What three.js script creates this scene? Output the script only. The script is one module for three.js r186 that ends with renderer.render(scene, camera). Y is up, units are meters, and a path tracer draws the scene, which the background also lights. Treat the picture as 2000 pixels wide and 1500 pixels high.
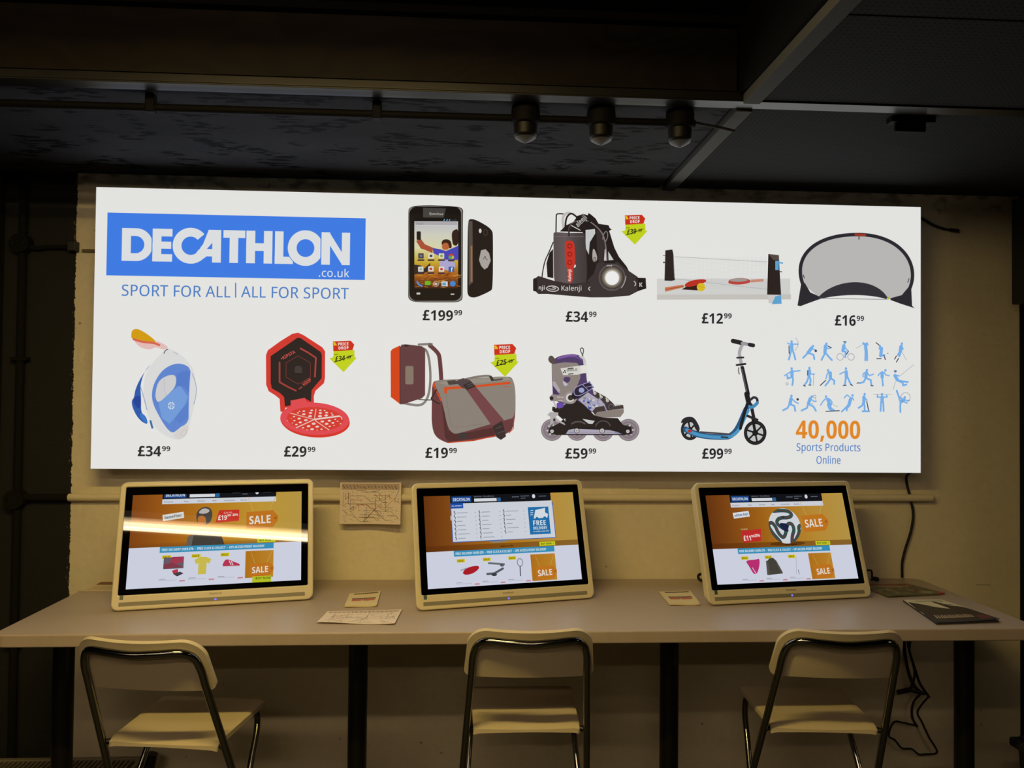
import * as THREE from 'three';
import { mergeGeometries } from 'three/addons/utils/BufferGeometryUtils.js';
import { ImprovedNoise } from 'three/addons/math/ImprovedNoise.js';
import { RoundedBoxGeometry } from 'three/addons/geometries/RoundedBoxGeometry.js';
import { RectAreaLightUniformsLib } from 'three/addons/lights/RectAreaLightUniformsLib.js';
import { FontLoader } from 'three/addons/loaders/FontLoader.js';
import { TextGeometry } from 'three/addons/geometries/TextGeometry.js';

// ---------------------------------------------------------------- camera, light levels, exposure
const scene = new THREE.Scene();
scene.background = new THREE.Color(0x000000);
const camera = new THREE.PerspectiveCamera(THREE.MathUtils.radToDeg(2 * Math.atan(750 / 1520.1)), 2000 / 1500, 0.05, 40);
camera.position.set(-0.1611, 1.5066, 2.6285);
camera.rotation.set(0.018907, -0.055047, 0.010113, 'YXZ');
const renderer = new THREE.WebGLRenderer({ antialias: true });
renderer.toneMapping = THREE.LinearToneMapping;
renderer.toneMappingExposure = 1.0;
renderer.shadowMap.enabled = true;
RectAreaLightUniformsLib.init();
const WARM = new THREE.Color().setRGB(1, 0.74, 0.2), LAMP = new THREE.Color().setRGB(1, 0.76, 0.5), KEY_LEVEL = 172, LAMP_LEVEL = 17, LAMP_FAR_LEVEL = 12, TUBE_GLOW = 14;   // warm fluorescent battens behind the camera
const SIGN_GLOW = 0.83, SIGN_LIGHT = 0.4;                                                 // the lightbox face
const SCREEN_GLOW = 0.8, SCREEN_LIGHT = 0.14;                                              // the three displays

// ---------------------------------------------------------------- helpers
let seed = 7;
const rnd = () => { seed = (seed + 0x6d2b79f5) | 0; let t = Math.imul(seed ^ (seed >>> 15), 1 | seed); t = (t + Math.imul(t ^ (t >>> 7), 61 | t)) ^ t; return ((t ^ (t >>> 14)) >>> 0) / 4294967296; };
const perlin = new ImprovedNoise();
const fbm = (x, y, z = 0, n = 4) => { let s = 0, a = 0.5; for (let i = 0; i < n; i++) { s += a * perlin.noise(x, y, z + i * 7.3); x *= 2.07; y *= 2.07; a *= 0.5; } return s; };
const V = (x, y, z) => new THREE.Vector3(x, y, z);
const counts = {};
const numbered = (n) => { counts[n] = (counts[n] ?? -1) + 1; return counts[n] ? n + '_' + String(counts[n]).padStart(3, '0') : n; };
function mesh(name, geos, mat, parent = scene) {
  const g = Array.isArray(geos) ? mergeGeometries(geos.map((q) => (q.index ? q.toNonIndexed() : q).clone()).map((q) => { for (const k of Object.keys(q.attributes)) if (!['position', 'normal', 'uv'].includes(k)) q.deleteAttribute(k); return q; })) : geos;
  const m = new THREE.Mesh(g, mat);
  m.name = parent === scene ? numbered(name) : name;
  m.castShadow = m.receiveShadow = true;
  parent.add(m);
  return m;
}
function tag(o, label, category, group) { Object.assign(o.userData, { label, category }); if (group) o.userData.group = group; return o; }
function thing(name, label, category, pos = [0, 0, 0], turn = 0, group) {
  const o = new THREE.Group(); o.name = numbered(name); o.position.set(...pos); o.rotation.y = turn; scene.add(o);
  return tag(o, label, category, group);
}
function struct(name, geos, mat, parent = scene) { const m = mesh(name, geos, mat, parent); if (parent === scene) { m.name = name; m.userData.kind = 'structure'; } return m; }
const box = (x0, x1, y0, y1, z0, z1) => new THREE.BoxGeometry(x1 - x0, y1 - y0, z1 - z0).translate((x0 + x1) / 2, (y0 + y1) / 2, (z0 + z1) / 2);
const rbox = (x0, x1, y0, y1, z0, z1, r = 0.004, s = 3) => new RoundedBoxGeometry(x1 - x0, y1 - y0, z1 - z0, s, r).translate((x0 + x1) / 2, (y0 + y1) / 2, (z0 + z1) / 2);
const tube = (pts, r, seg = 80, sides = 14, closed = false) => new THREE.TubeGeometry(pts.isCurve ? pts : new THREE.CatmullRomCurve3(pts.map((p) => V(...p)), closed, 'centripetal'), seg, r, sides, closed);
function rod(a, b, r, sides = 16) {
  const A = V(...a), B = V(...b), d = B.clone().sub(A), g = new THREE.CylinderGeometry(r, r, d.length(), sides);
  g.applyQuaternion(new THREE.Quaternion().setFromUnitVectors(V(0, 1, 0), d.normalize())); return g.translate((a[0] + b[0]) / 2, (a[1] + b[1]) / 2, (a[2] + b[2]) / 2);
}
// a sheet with thickness: f(u, v) is its front, t(u, v) the step to its back; uv runs 0..1
function slab(nu, nv, f, t) {
  const P = [], U = [], I = [], W = nu + 1, N = W * (nv + 1);
  for (const back of [0, 1]) for (let j = 0; j <= nv; j++) for (let i = 0; i <= nu; i++) {
    const u = i / nu, v = j / nv, p = f(u, v); if (back) p.add(t(u, v)); P.push(p.x, p.y, p.z); U.push(u, v);
  }
  for (let j = 0; j < nv; j++) for (let i = 0; i < nu; i++) { const a = j * W + i; I.push(a, a + 1, a + W, a + 1, a + W + 1, a + W); const b = a + N; I.push(b, b + W, b + 1, b + 1, b + W, b + W + 1); }
  const g = new THREE.BufferGeometry().setAttribute('position', new THREE.Float32BufferAttribute(P, 3)).setAttribute('uv', new THREE.Float32BufferAttribute(U, 2)).setIndex(I);
  g.computeVertexNormals();
  const ring = []; for (let i = 0; i < nu; i++) ring.push(i); for (let j = 0; j < nv; j++) ring.push(j * W + nu); for (let i = nu; i > 0; i--) ring.push(nv * W + i); for (let j = nv; j > 0; j--) ring.push(j * W);
  const P2 = [], U2 = [], I2 = [];
  ring.forEach((q) => { for (const k of [q, q + N]) { P2.push(P[k * 3], P[k * 3 + 1], P[k * 3 + 2]); U2.push(U[k * 2], U[k * 2 + 1]); } });
  ring.forEach((_, i) => { const a = i * 2, b = ((i + 1) % ring.length) * 2; I2.push(a, a + 1, b, b, a + 1, b + 1); });
  const e = new THREE.BufferGeometry().setAttribute('position', new THREE.Float32BufferAttribute(P2, 3)).setAttribute('uv', new THREE.Float32BufferAttribute(U2, 2)).setIndex(I2);
  e.computeVertexNormals();
  return mergeGeometries([g.toNonIndexed(), e.toNonIndexed()]);
}
function rrect(x0, y0, x1, y1, r, S = THREE.Shape) {
  const s = new S(); s.moveTo(x0 + r, y0); s.lineTo(x1 - r, y0); s.absarc(x1 - r, y0 + r, r, -Math.PI / 2, 0); s.lineTo(x1, y1 - r); s.absarc(x1 - r, y1 - r, r, 0, Math.PI / 2);
  s.lineTo(x0 + r, y1); s.absarc(x0 + r, y1 - r, r, Math.PI / 2, Math.PI); s.lineTo(x0, y0 + r); s.absarc(x0 + r, y0 + r, r, Math.PI, Math.PI * 1.5); return s;
}
const extrude = (s, depth, bevel = 0, seg = 3) => new THREE.ExtrudeGeometry(s, { depth: depth - 2 * bevel, bevelEnabled: bevel > 0, bevelThickness: bevel, bevelSize: bevel, bevelOffset: -bevel, bevelSegments: seg, curveSegments: 20 }).translate(0, 0, bevel);
const canvas = (w, h) => { const c = document.createElement('canvas'); c.width = w; c.height = h; return c; };
const texture = (c, srgb = true) => { const t = new THREE.CanvasTexture(c); if (srgb) t.colorSpace = THREE.SRGBColorSpace; t.magFilter = THREE.LinearFilter; t.anisotropy = 8; return t; };
const matte = (color, more = {}) => new THREE.MeshPhysicalMaterial({ color, roughness: 0.9, specularIntensity: 0.25, ...more });
const std = (color, roughness = 0.6, metalness = 0, more = {}) => new THREE.MeshStandardMaterial({ color, roughness, metalness, ...more });
// per-pixel pattern: fn(x, y) gives [r, g, b] 0..255
function painted(w, h, fn) {
  const c = canvas(w, h), g = c.getContext('2d'), d = g.createImageData(w, h);
  for (let y = 0, i = 0; y < h; y++) for (let x = 0; x < w; x++, i += 4) { const q = fn(x, y); d.data[i] = q[0]; d.data[i + 1] = q[1]; d.data[i + 2] = q[2]; d.data[i + 3] = 255; }
  g.putImageData(d, 0, 0); return c;
}

// ---------------------------------------------------------------- drawing prints: coordinates are measured on the photograph, the print itself is flat and square
let g;                                                   // the canvas being drawn on
let toCanvas;                                            // photo pixel -> canvas pixel
function plane(corners, cw, ch) {                        // the four corners of a flat print as measured, clockwise from the top left
  const [[x0, y0], [x1, y1], [x2, y2], [x3, y3]] = corners, dx1 = x1 - x2, dx2 = x3 - x2, sx = x0 - x1 + x2 - x3, dy1 = y1 - y2, dy2 = y3 - y2, sy = y0 - y1 + y2 - y3, D = dx1 * dy2 - dx2 * dy1;
  const a = (sx * dy2 - dx2 * sy) / D, b = (dx1 * sy - sx * dy1) / D;
  const m = new THREE.Matrix3().set(x1 - x0 + a * x1, x3 - x0 + b * x3, x0, y1 - y0 + a * y1, y3 - y0 + b * y3, y0, a, b, 1).invert();
  return (x, y) => { const p = V(x, y, 1).applyMatrix3(m); return [p.x / p.z * cw, p.y / p.z * ch]; };
}
let shiftX = 0;
function inCrop(ox, oy, s, cx, cy, fn) {                 // draw in the coordinates of an enlarged detail
  const X = ox + cx / s, Y = oy + cy / s, [px, py] = toCanvas(X, Y), e = 2, [ax, ay] = toCanvas(X + e, Y), [bx, by] = toCanvas(X, Y + e);
  const m = [(ax - px) / e / s, (ay - py) / e / s, (bx - px) / e / s, (by - py) / e / s];
  g.save(); g.setTransform(m[0], m[1], m[2], m[3], px - shiftX - m[0] * cx - m[2] * cy, py - m[1] * cx - m[3] * cy); g.lineJoin = g.lineCap = 'round'; fn(); g.restore();
}
function text(s, x0, x1, base, cap, color, font = 'sans-serif', weight = '') {   // a level line of text from x0 to x1 with its capitals cap high
  const [ax, ay] = toCanvas(x0, base), [bx] = toCanvas(x1, base), [, ty] = toCanvas(x0, base - cap), H = Math.abs(ay - ty);
  g.save(); g.setTransform(1, 0, 0, 1, -shiftX, 0); g.font = weight + ' ' + H / 0.714 + 'px ' + font; g.fillStyle = color; g.textBaseline = 'alphabetic';
  const w = g.measureText(s).width; g.translate(ax, ay); g.scale((bx - ax) / w, 1); g.fillText(s, 0, 0); g.restore();
}
const path = (pts, close = true) => { g.beginPath(); for (let i = 0; i < pts.length; i += 2) i ? g.lineTo(pts[i], pts[i + 1]) : g.moveTo(pts[i], pts[i + 1]); if (close) g.closePath(); };
function soft(pts, close = true) {                       // a smooth outline through the middles of the given points
  g.beginPath(); const n = pts.length / 2, mid = (i, j) => [(pts[2 * i] + pts[2 * j]) / 2, (pts[2 * i + 1] + pts[2 * j + 1]) / 2];
  if (close) { g.moveTo(...mid(n - 1, 0)); for (let i = 0; i < n; i++) g.quadraticCurveTo(pts[2 * i], pts[2 * i + 1], ...mid(i, (i + 1) % n)); g.closePath(); }
  else { g.moveTo(pts[0], pts[1]); for (let i = 1; i < n - 1; i++) g.quadraticCurveTo(pts[2 * i], pts[2 * i + 1], ...(i === n - 2 ? [pts[2 * n - 2], pts[2 * n - 1]] : mid(i, i + 1))); }
}
const fill = (c) => { g.fillStyle = c; g.fill(); };
const line = (c, w) => { g.strokeStyle = c; g.lineWidth = w; g.stroke(); };
const P = (c, ...pts) => { path(pts); fill(c); };
const S = (c, ...pts) => { soft(pts); fill(c); };
const L = (c, w, ...pts) => { path(pts, false); line(c, w); };
const C = (c, w, ...pts) => { soft(pts, false); line(c, w); };
const E = (c, x, y, rx, ry = rx, a = 0) => { g.beginPath(); g.ellipse(x, y, rx, ry, a, 0, 7); fill(c); };
const O = (c, w, x, y, rx, ry = rx, a = 0, from = 0, to = 6.3) => { g.beginPath(); g.ellipse(x, y, rx, ry, a, from, to); line(c, w); };
const R = (c, x0, y0, x1, y1, r = 0) => { g.beginPath(); r ? g.roundRect(x0, y0, x1 - x0, y1 - y0, r) : g.rect(x0, y0, x1 - x0, y1 - y0); fill(c); };
const T = (s, x, y, px, c, w = '', a = 0, font = 'sans-serif', sx = 1) => { g.save(); g.translate(x, y); g.rotate(a); g.scale(sx, 1); g.font = w + ' ' + px + 'px ' + font; g.fillStyle = c; g.fillText(s, 0, 0); g.restore(); };
const ramp = (x0, y0, x1, y1, ...stops) => { const q = g.createLinearGradient(x0, y0, x1, y1); stops.forEach((c, i) => q.addColorStop(i / (stops.length - 1), c)); return q; };

// ---------------------------------------------------------------- the lightbox print
const SIGN_PX = [[189, 365.5], [1797.5, 404.5], [1799, 924.5], [176, 914.5]], SW = 4096, SH = 1354;
const INK = '#26262b', BLUE = '#4184f4', SKY = '#80bcfa';
function letters() {                                      // the wordmark, drawn in its own units (cap height 211)
  const w = '#eceff2', hole = (fn) => { g.beginPath(); fn(); fill(BLUE); };
  g.beginPath(); g.moveTo(0, 0); g.lineTo(92, 0); g.arc(92, 105.5, 105.5, -Math.PI / 2, Math.PI / 2); g.lineTo(0, 211); g.closePath(); fill(w);
  hole(() => { g.moveTo(58, 50); g.lineTo(88, 50); g.arc(88, 105.5, 55.5, -Math.PI / 2, Math.PI / 2); g.lineTo(58, 161); g.closePath(); });
  P(BLUE, 190, 0, 196, 0, 196, 211, 190, 211); R(w, 196, 0, 253, 211); R(w, 196, 0, 323, 49); R(w, 196, 82, 316, 128); R(w, 196, 163, 323, 211);
  g.beginPath(); g.arc(441, 105.5, 116, 0.62, 2 * Math.PI - 0.72); g.arc(441, 105.5, 59, 2 * Math.PI - 0.72, 0.62, true); g.closePath(); line(BLUE, 10); fill(w);
  P(w, 556, 0, 637, 0, 637, 211, 580, 211, 580, 172, 545, 172, 500, 205, 452, 214, 470, 160, 520, 95);
  P(BLUE, 580, 84, 580, 124, 546, 124); P(BLUE, 517, 52, 530, 63, 497, 130, 492, 106);
  R(w, 651, 0, 793, 49); R(w, 692, 0, 748, 211); R(w, 800, 0, 858, 211); R(w, 914, 0, 970, 211); R(w, 800, 80, 970, 130);
  R(w, 986, 0, 1042, 211); R(w, 986, 164, 1105, 211);
  g.beginPath(); g.arc(1186, 105.5, 116, 0, 7); line(BLUE, 8); fill(w); hole(() => g.arc(1186, 105.5, 58, 0, 7));
  P(BLUE, 1284, 0, 1290, 0, 1290, 211, 1284, 211); R(w, 1290, 0, 1347, 211); R(w, 1424, 0, 1478, 211); P(w, 1290, 0, 1342, 0, 1478, 211, 1428, 211);
}
function priceDrop(x, y, s, price) {
  inCrop(x, y, s, 150, 220, () => {
    P('#cfe01f', 15, 145, 315, 135, 320, 240, 348, 250, 157, 458, -50, 255, 5, 242); P('#d8321d', 2, 8, 262, -2, 314, 55, 288, 135, 8, 152);
    P('#f2c81e', 0, 20, 22, 22, 26, 10, 62, 66, 8, 70, 14, 48); T('PRICE', 72, 70, 62, '#f6f2ee', 'bold', -0.03, 'sans-serif', 0.92); T('DROP', 80, 128, 62, '#f6f2ee', 'bold', -0.03, 'sans-serif', 0.92);
    T('was', 22, 208, 30, '#5d6a1e', 'bold'); T('£' + price, 30, 305, 104, '#1b1d12', 'bold italic', -0.13, 'sans-serif', 0.86); T('99', 205, 268, 66, '#1b1d12', 'bold italic', -0.13, 'sans-serif', 0.8); L('#1b1d12', 8, 15, 312, 120, 280, 285, 215);
  });
}
function drawPhone() {
  inCrop(780, 390, 7.145, 490, 760, () => {
    soft([120, 200, 130, 95, 400, 78, 700, 92, 880, 110, 872, 220, 872, 800, 868, 1300, 866, 1425, 600, 1425, 300, 1425, 116, 1405, 122, 1250]); fill('#8b8782'); line('#16120f', 8);
    g.beginPath(); g.roundRect(132, 96, 722, 1312, 105); fill('#1c1614'); P('#4a4744', 320, 110, 640, 122, 610, 250, 322, 246); T('Quechua', 405, 208, 46, '#b9b5ae', 'bold', 0.02);
    R('#0f0f12', 205, 262, 812, 300); for (const x of [600, 640, 675]) P('#86c7ea', x, 290, x + 24, 290, x + 24, 264); T('12:00', 715, 292, 30, '#6f6f77');
    R(ramp(0, 300, 0, 1235, '#c9c6cf', '#dcdccd', '#e6e3b4', '#d6b83a', '#b3641b', '#4b2418'), 200, 300, 810, 1235);
    R('#b9b5b8', 215, 310, 795, 352); T('Google', 222, 345, 34, '#8e8b90'); L('#efeef0', 4, 210, 358, 800, 366);
    S('#33211c', 725, 560, 720, 450, 770, 412, 815, 410, 815, 640, 740, 640); S('#3d2418', 575, 620, 590, 560, 660, 546, 715, 580, 725, 690, 650, 660, 600, 640); S('#c56a3c', 580, 640, 610, 600, 670, 600, 690, 680, 640, 705, 590, 690);
    P('#b5563a', 225, 575, 290, 545, 345, 620, 460, 670, 450, 742, 350, 700, 290, 680); R('#251d1d', 232, 442, 290, 560, 12); P('#4d4bc0', 455, 672, 560, 690, 640, 715, 815, 640, 815, 840, 640, 840, 540, 780, 465, 745);
    S('#b8b2dd', 545, 860, 600, 835, 760, 840, 775, 960, 700, 1000, 560, 950); P('#352a26', 200, 905, 290, 915, 340, 960, 420, 880, 420, 920, 380, 1010, 200, 1040); 
    for (let i = 0; i < 90; i++) { const x = 205 + rnd() * 590, y = 1030 + rnd() * 190; L(['#d58a26', '#8d3f16', '#e0a648', '#6b2b14'][i % 4], 6, x, y, x + 40 + rnd() * 40, y - 30 + rnd() * 50); }
    const icon = (x, y, c, c2) => { R(c, x - 38, y - 38, x + 38, y + 34, 10); R(c2, x - 18, y - 18, x + 18, y + 14, 8); R('#4a3440', x - 48, y + 46, x + 48, y + 68, 10); };
    icon(292, 785, '#4b4653', '#7d7796'); icon(432, 785, '#e9e6e2', '#3b322f'); icon(578, 785, '#e8e2d0', '#7fae4d'); E('#d8402d', 715, 790, 38); E('#5fae42', 700, 805, 26); E('#e7c733', 732, 802, 22); E('#5b86d8', 715, 792, 14); R('#4a3440', 670, 838, 760, 860, 10);
    icon(290, 970, '#e7e5de', '#a6b9a2'); icon(430, 965, '#e9e3df', '#c83c34'); icon(578, 970, '#ece6e2', '#cf4030'); R('#3c5fb0', 677, 935, 753, 1008, 8); T('f', 705, 1003, 78, '#f2f4f8', 'bold');
    C('#5d95d6', 24, 240, 1140, 250, 1190, 305, 1200); R('#74c22c', 345, 1132, 425, 1190, 12); O('#c9c6c1', 6, 500, 1172, 38); R('#d6d4cf', 480, 1158, 520, 1186); R('#dfe5ea', 578, 1138, 664, 1206, 6); R('#6aa7c9', 590, 1155, 640, 1195); E('#4c8fd6', 735, 1170, 40);
    R('#d9d4d0', 230, 1292, 282, 1320, 4); R('#dcd6d1', 704, 1308, 756, 1326, 4);
    soft([948, 300, 980, 262, 1080, 285, 1290, 410, 1300, 520, 1296, 1240, 1260, 1275, 1110, 1345, 1020, 1370, 940, 1340, 938, 1200, 942, 700]); fill('#231b19'); P('#5a504b', 955, 300, 1012, 292, 1018, 1150, 960, 1200); P('#a5734b', 985, 640, 1010, 640, 1008, 1150, 985, 1140);
    P('#b5aeaa', 1130, 705, 1195, 688, 1245, 745, 1268, 850, 1225, 945, 1178, 975, 1130, 920, 1102, 840); C('#5b5450', 8, 1165, 830, 1190, 770, 1195, 830, 1220, 840); E('#e2e0da', 1120, 433, 20, 32); O('#4a3d38', 10, 1195, 455, 28, 40);
  });
}
function drawHeadlamp() {
  inCrop(1030, 400, 7.896, 900, 780, () => {
    const K = '#3a3133', D = '#241d1e';
    C(D, 18, 430, 430, 432, 180, 440, 140, 500, 135, 540, 140); C('#cfcac6', 40, 545, 340, 520, 200, 590, 120, 640, 125); C(D, 26, 575, 340, 575, 220, 640, 130, 700, 140, 760, 200);
    P(D, 490, 410, 580, 320, 700, 260, 760, 170, 850, 140, 920, 160, 930, 125, 970, 150, 1040, 210, 1085, 290, 1240, 315, 1260, 360, 1290, 380, 1250, 400, 1330, 660, 1400, 800, 1520, 950, 1560, 1030, 1700, 1125, 1815, 1130, 1825, 1290, 1700, 1330, 1560, 1400, 1250, 1425, 960, 1425, 890, 1400, 840, 900, 880, 660, 840, 420);
    P('#d4d7d6', 885, 385, 960, 380, 1030, 370, 1035, 440, 950, 580, 935, 770, 885, 660); P('#d6d8d7', 1172, 690, 1200, 670, 1210, 860, 1170, 860); P('#d6d8d7', 1235, 715, 1320, 850, 1240, 855);
    P(K, 1050, 380, 1150, 420, 1190, 560, 1170, 860, 1090, 900, 1060, 640); S('#b9b3ae', 1000, 640, 1060, 760, 1068, 860, 1010, 890, 985, 820); O(D, 8, 1028, 840, 16, 30); O('#8c8482', 14, 1190, 490, 34, 80, 0.2, 2.5, 7.5);
    C('#6d6062', 16, 625, 470, 615, 330, 720, 250, 850, 240, 930, 250); C('#8a7d7e', 18, 970, 270, 1110, 370, 1200, 560, 1215, 860); L('#ded9d6', 14, 670, 320, 800, 390); T('alenji', 770, 350, 110, '#c9c3c0', 'bold', -0.8, 'sans-serif', 0.7);
    P(D, 330, 740, 385, 680, 390, 1130, 300, 1110, 285, 900); C(D, 16, 385, 580, 330, 720, 240, 900, 215, 1120);
    soft([390, 460, 395, 420, 520, 425, 640, 435, 840, 430, 878, 440, 880, 520, 910, 900, 905, 1210, 850, 1215, 500, 1215, 400, 1210, 395, 900]); fill(ramp(390, 0, 905, 0, '#5c5254', '#6a5f61', '#51484a', '#453b3d')); L('#7d7274', 8, 405, 492, 860, 492); C('#352c2d', 22, 630, 480, 622, 400, 650, 340);
    S('#d3372b', 565, 640, 570, 560, 640, 548, 715, 570, 722, 760, 728, 900, 690, 1000, 688, 1206, 610, 1200, 606, 990, 572, 900); for (const y of [635, 760, 890]) O('#9c221c', 16, 642, y, 30, 32); T('Kalenji', 662, 1180, 66, '#f2e9e4', 'bold', -Math.PI / 2, 'sans-serif', 0.86); E('#e6e1dc', 722, 945, 14, 26, 0.4);
    P(K, 85, 1150, 160, 1095, 400, 1170, 640, 1215, 960, 1190, 965, 1425, 640, 1400, 300, 1370, 160, 1370, 95, 1310); R(D, 80, 1130, 140, 1330, 24); P('#3f3638', 900, 1180, 1010, 1060, 1060, 900, 1180, 870, 1380, 880, 1540, 1010, 1690, 1110, 1690, 1330, 1520, 1400, 1250, 1420, 960, 1420, 960, 1190);
    T('nji', 158, 1300, 84, '#d8d3cf', 'bold', 0.06); g.beginPath(); g.ellipse(378, 1290, 92, 40, 0.06, 0, 7); line('#e4dfda', 14); C('#e4dfda', 12, 320, 1290, 400, 1310, 440, 1275, 380, 1275); T('Kalenji', 505, 1320, 104, '#ece7e2', '', 0, 'sans-serif', 1.04); C('#ddd8d3', 14, 955, 1265, 915, 1290, 950, 1315);
    T('K', 1710, 1262, 88, '#dcd6d2', 'bold'); C('#dcd6d2', 14, 1635, 1180, 1680, 1215, 1645, 1248);
    P(D, 1170, 900, 1190, 862, 1330, 862, 1350, 900); E('#2b2426', 1295, 1120, 208); O('#6f6466', 12, 1295, 1120, 200); O('#8d8284', 5, 1295, 1120, 186); const q = g.createRadialGradient(1295, 1120, 60, 1295, 1120, 175); q.addColorStop(0, '#ffffff'); q.addColorStop(0.25, '#fdfcf2'); q.addColorStop(0.6, '#8d8473'); q.addColorStop(1, '#453b39'); E(q, 1295, 1120, 176); E('#ffffff', 1295, 1130, 105); T('Kalenji', 1210, 946, 26, '#e3ddd8', 'bold'); C('#c9c0c0', 10, 1440, 1280, 1500, 1200, 1510, 1100);
    P(D, 1655, 1125, 1815, 1130, 1820, 1150, 1670, 1150);
  });
}
function drawTableTennis() {
  inCrop(1260, 400, 3.571, 540, 500, () => {
    R('#dfe0dd', 80, 515, 1010, 628); R('#d3d0ca', 80, 625, 1015, 660); for (let y = 360; y < 585; y += 9) L('rgba(190,195,196,0.35)', 1.5, 200, y, 850, y + 32 * (1 - (y - 360) / 450)); L('#b9bcbc', 3, 200, 362, 850, 398); L('#b4b6b6', 3, 200, 515, 850, 590); for (let x = 215; x < 850; x += 9) L('rgba(190,195,196,0.3)', 1.5, x, 365, x, 515 + (x - 200) * 0.11);
    P('#2d2624', 137, 318, 185, 312, 192, 340, 204, 525, 180, 530, 132, 528); L('#8b8580', 4, 193, 350, 200, 510); E('#2d2624', 128, 402, 6); L('#3b3330', 3, 122, 355, 140, 355);
    P('#2e2523', 856, 342, 890, 352, 930, 350, 935, 450, 946, 628, 848, 626); P('#5b4f48', 858, 342, 930, 350, 928, 386, 890, 384); R('#64aee0', 905, 390, 930, 455); L('#64aee0', 10, 925, 400, 955, 406); L('#332a28', 6, 928, 466, 950, 467); P('#d9d6d4', 850, 630, 945, 628, 948, 690, 860, 686); P('#64aee0', 905, 640, 945, 628, 950, 690, 880, 694);
    P('#3a2018', 250, 590, 300, 560, 395, 545, 360, 596); S('#c83527', 262, 566, 300, 530, 400, 515, 432, 530, 380, 556, 300, 574); P('#d7835a', 135, 575, 262, 556, 268, 574, 138, 606); L('#9c4c33', 5, 137, 590, 262, 568); E('#e8c92a', 385, 574, 29); L('#c9a91c', 3, 362, 566, 410, 578);
    S('#c84b42', 572, 540, 590, 515, 680, 508, 735, 525, 730, 545, 650, 558, 585, 552); S('#a8a49e', 580, 530, 600, 515, 680, 511, 725, 526, 650, 540); P('#d28d78', 735, 522, 822, 516, 822, 534, 735, 542); for (let i = 0; i < 8; i++) L('#e8b9a8', 2, 742 + i * 10, 521, 742 + i * 10, 540);
  });
}
function drawGoal() {
  inCrop(1260, 400, 3.571, 1470, 450, () => {
    const dk = '#2f2d33'; g.beginPath(); g.moveTo(1110, 560); g.bezierCurveTo(1030, 360, 1200, 208, 1480, 206); g.bezierCurveTo(1760, 206, 1920, 400, 1838, 585); g.bezierCurveTo(1790, 640, 1740, 660, 1690, 655); g.bezierCurveTo(1600, 520, 1350, 520, 1215, 650); g.closePath(); fill('#c6c5c3');
    g.beginPath(); g.moveTo(1100, 560); g.bezierCurveTo(1020, 350, 1190, 206, 1480, 207); g.bezierCurveTo(1780, 207, 1920, 410, 1845, 585); line(dk, 24); L('#b33a28', 16, 1465, 207, 1530, 210); L(dk, 6, 1488, 218, 1488, 240);
    P(dk, 1088, 540, 1112, 545, 1150, 610, 1215, 640, 1215, 657, 1150, 680, 1080, 706, 1062, 700); g.beginPath(); g.moveTo(1210, 640); g.bezierCurveTo(1330, 510, 1600, 500, 1690, 648); g.lineTo(1680, 658); g.bezierCurveTo(1560, 620, 1350, 620, 1215, 658); g.closePath(); fill('#38363c');
    P(dk, 1855, 560, 1832, 580, 1790, 630, 1710, 652, 1710, 664, 1780, 690, 1880, 722, 1862, 705); L('#8f9396', 4, 1215, 652, 1690, 660); E('#c9c33a', 1698, 652, 9); L('#4b4a4e', 6, 1102, 490, 1108, 510); L('#4b4a4e', 6, 1840, 515, 1832, 540);
  });
}
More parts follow.
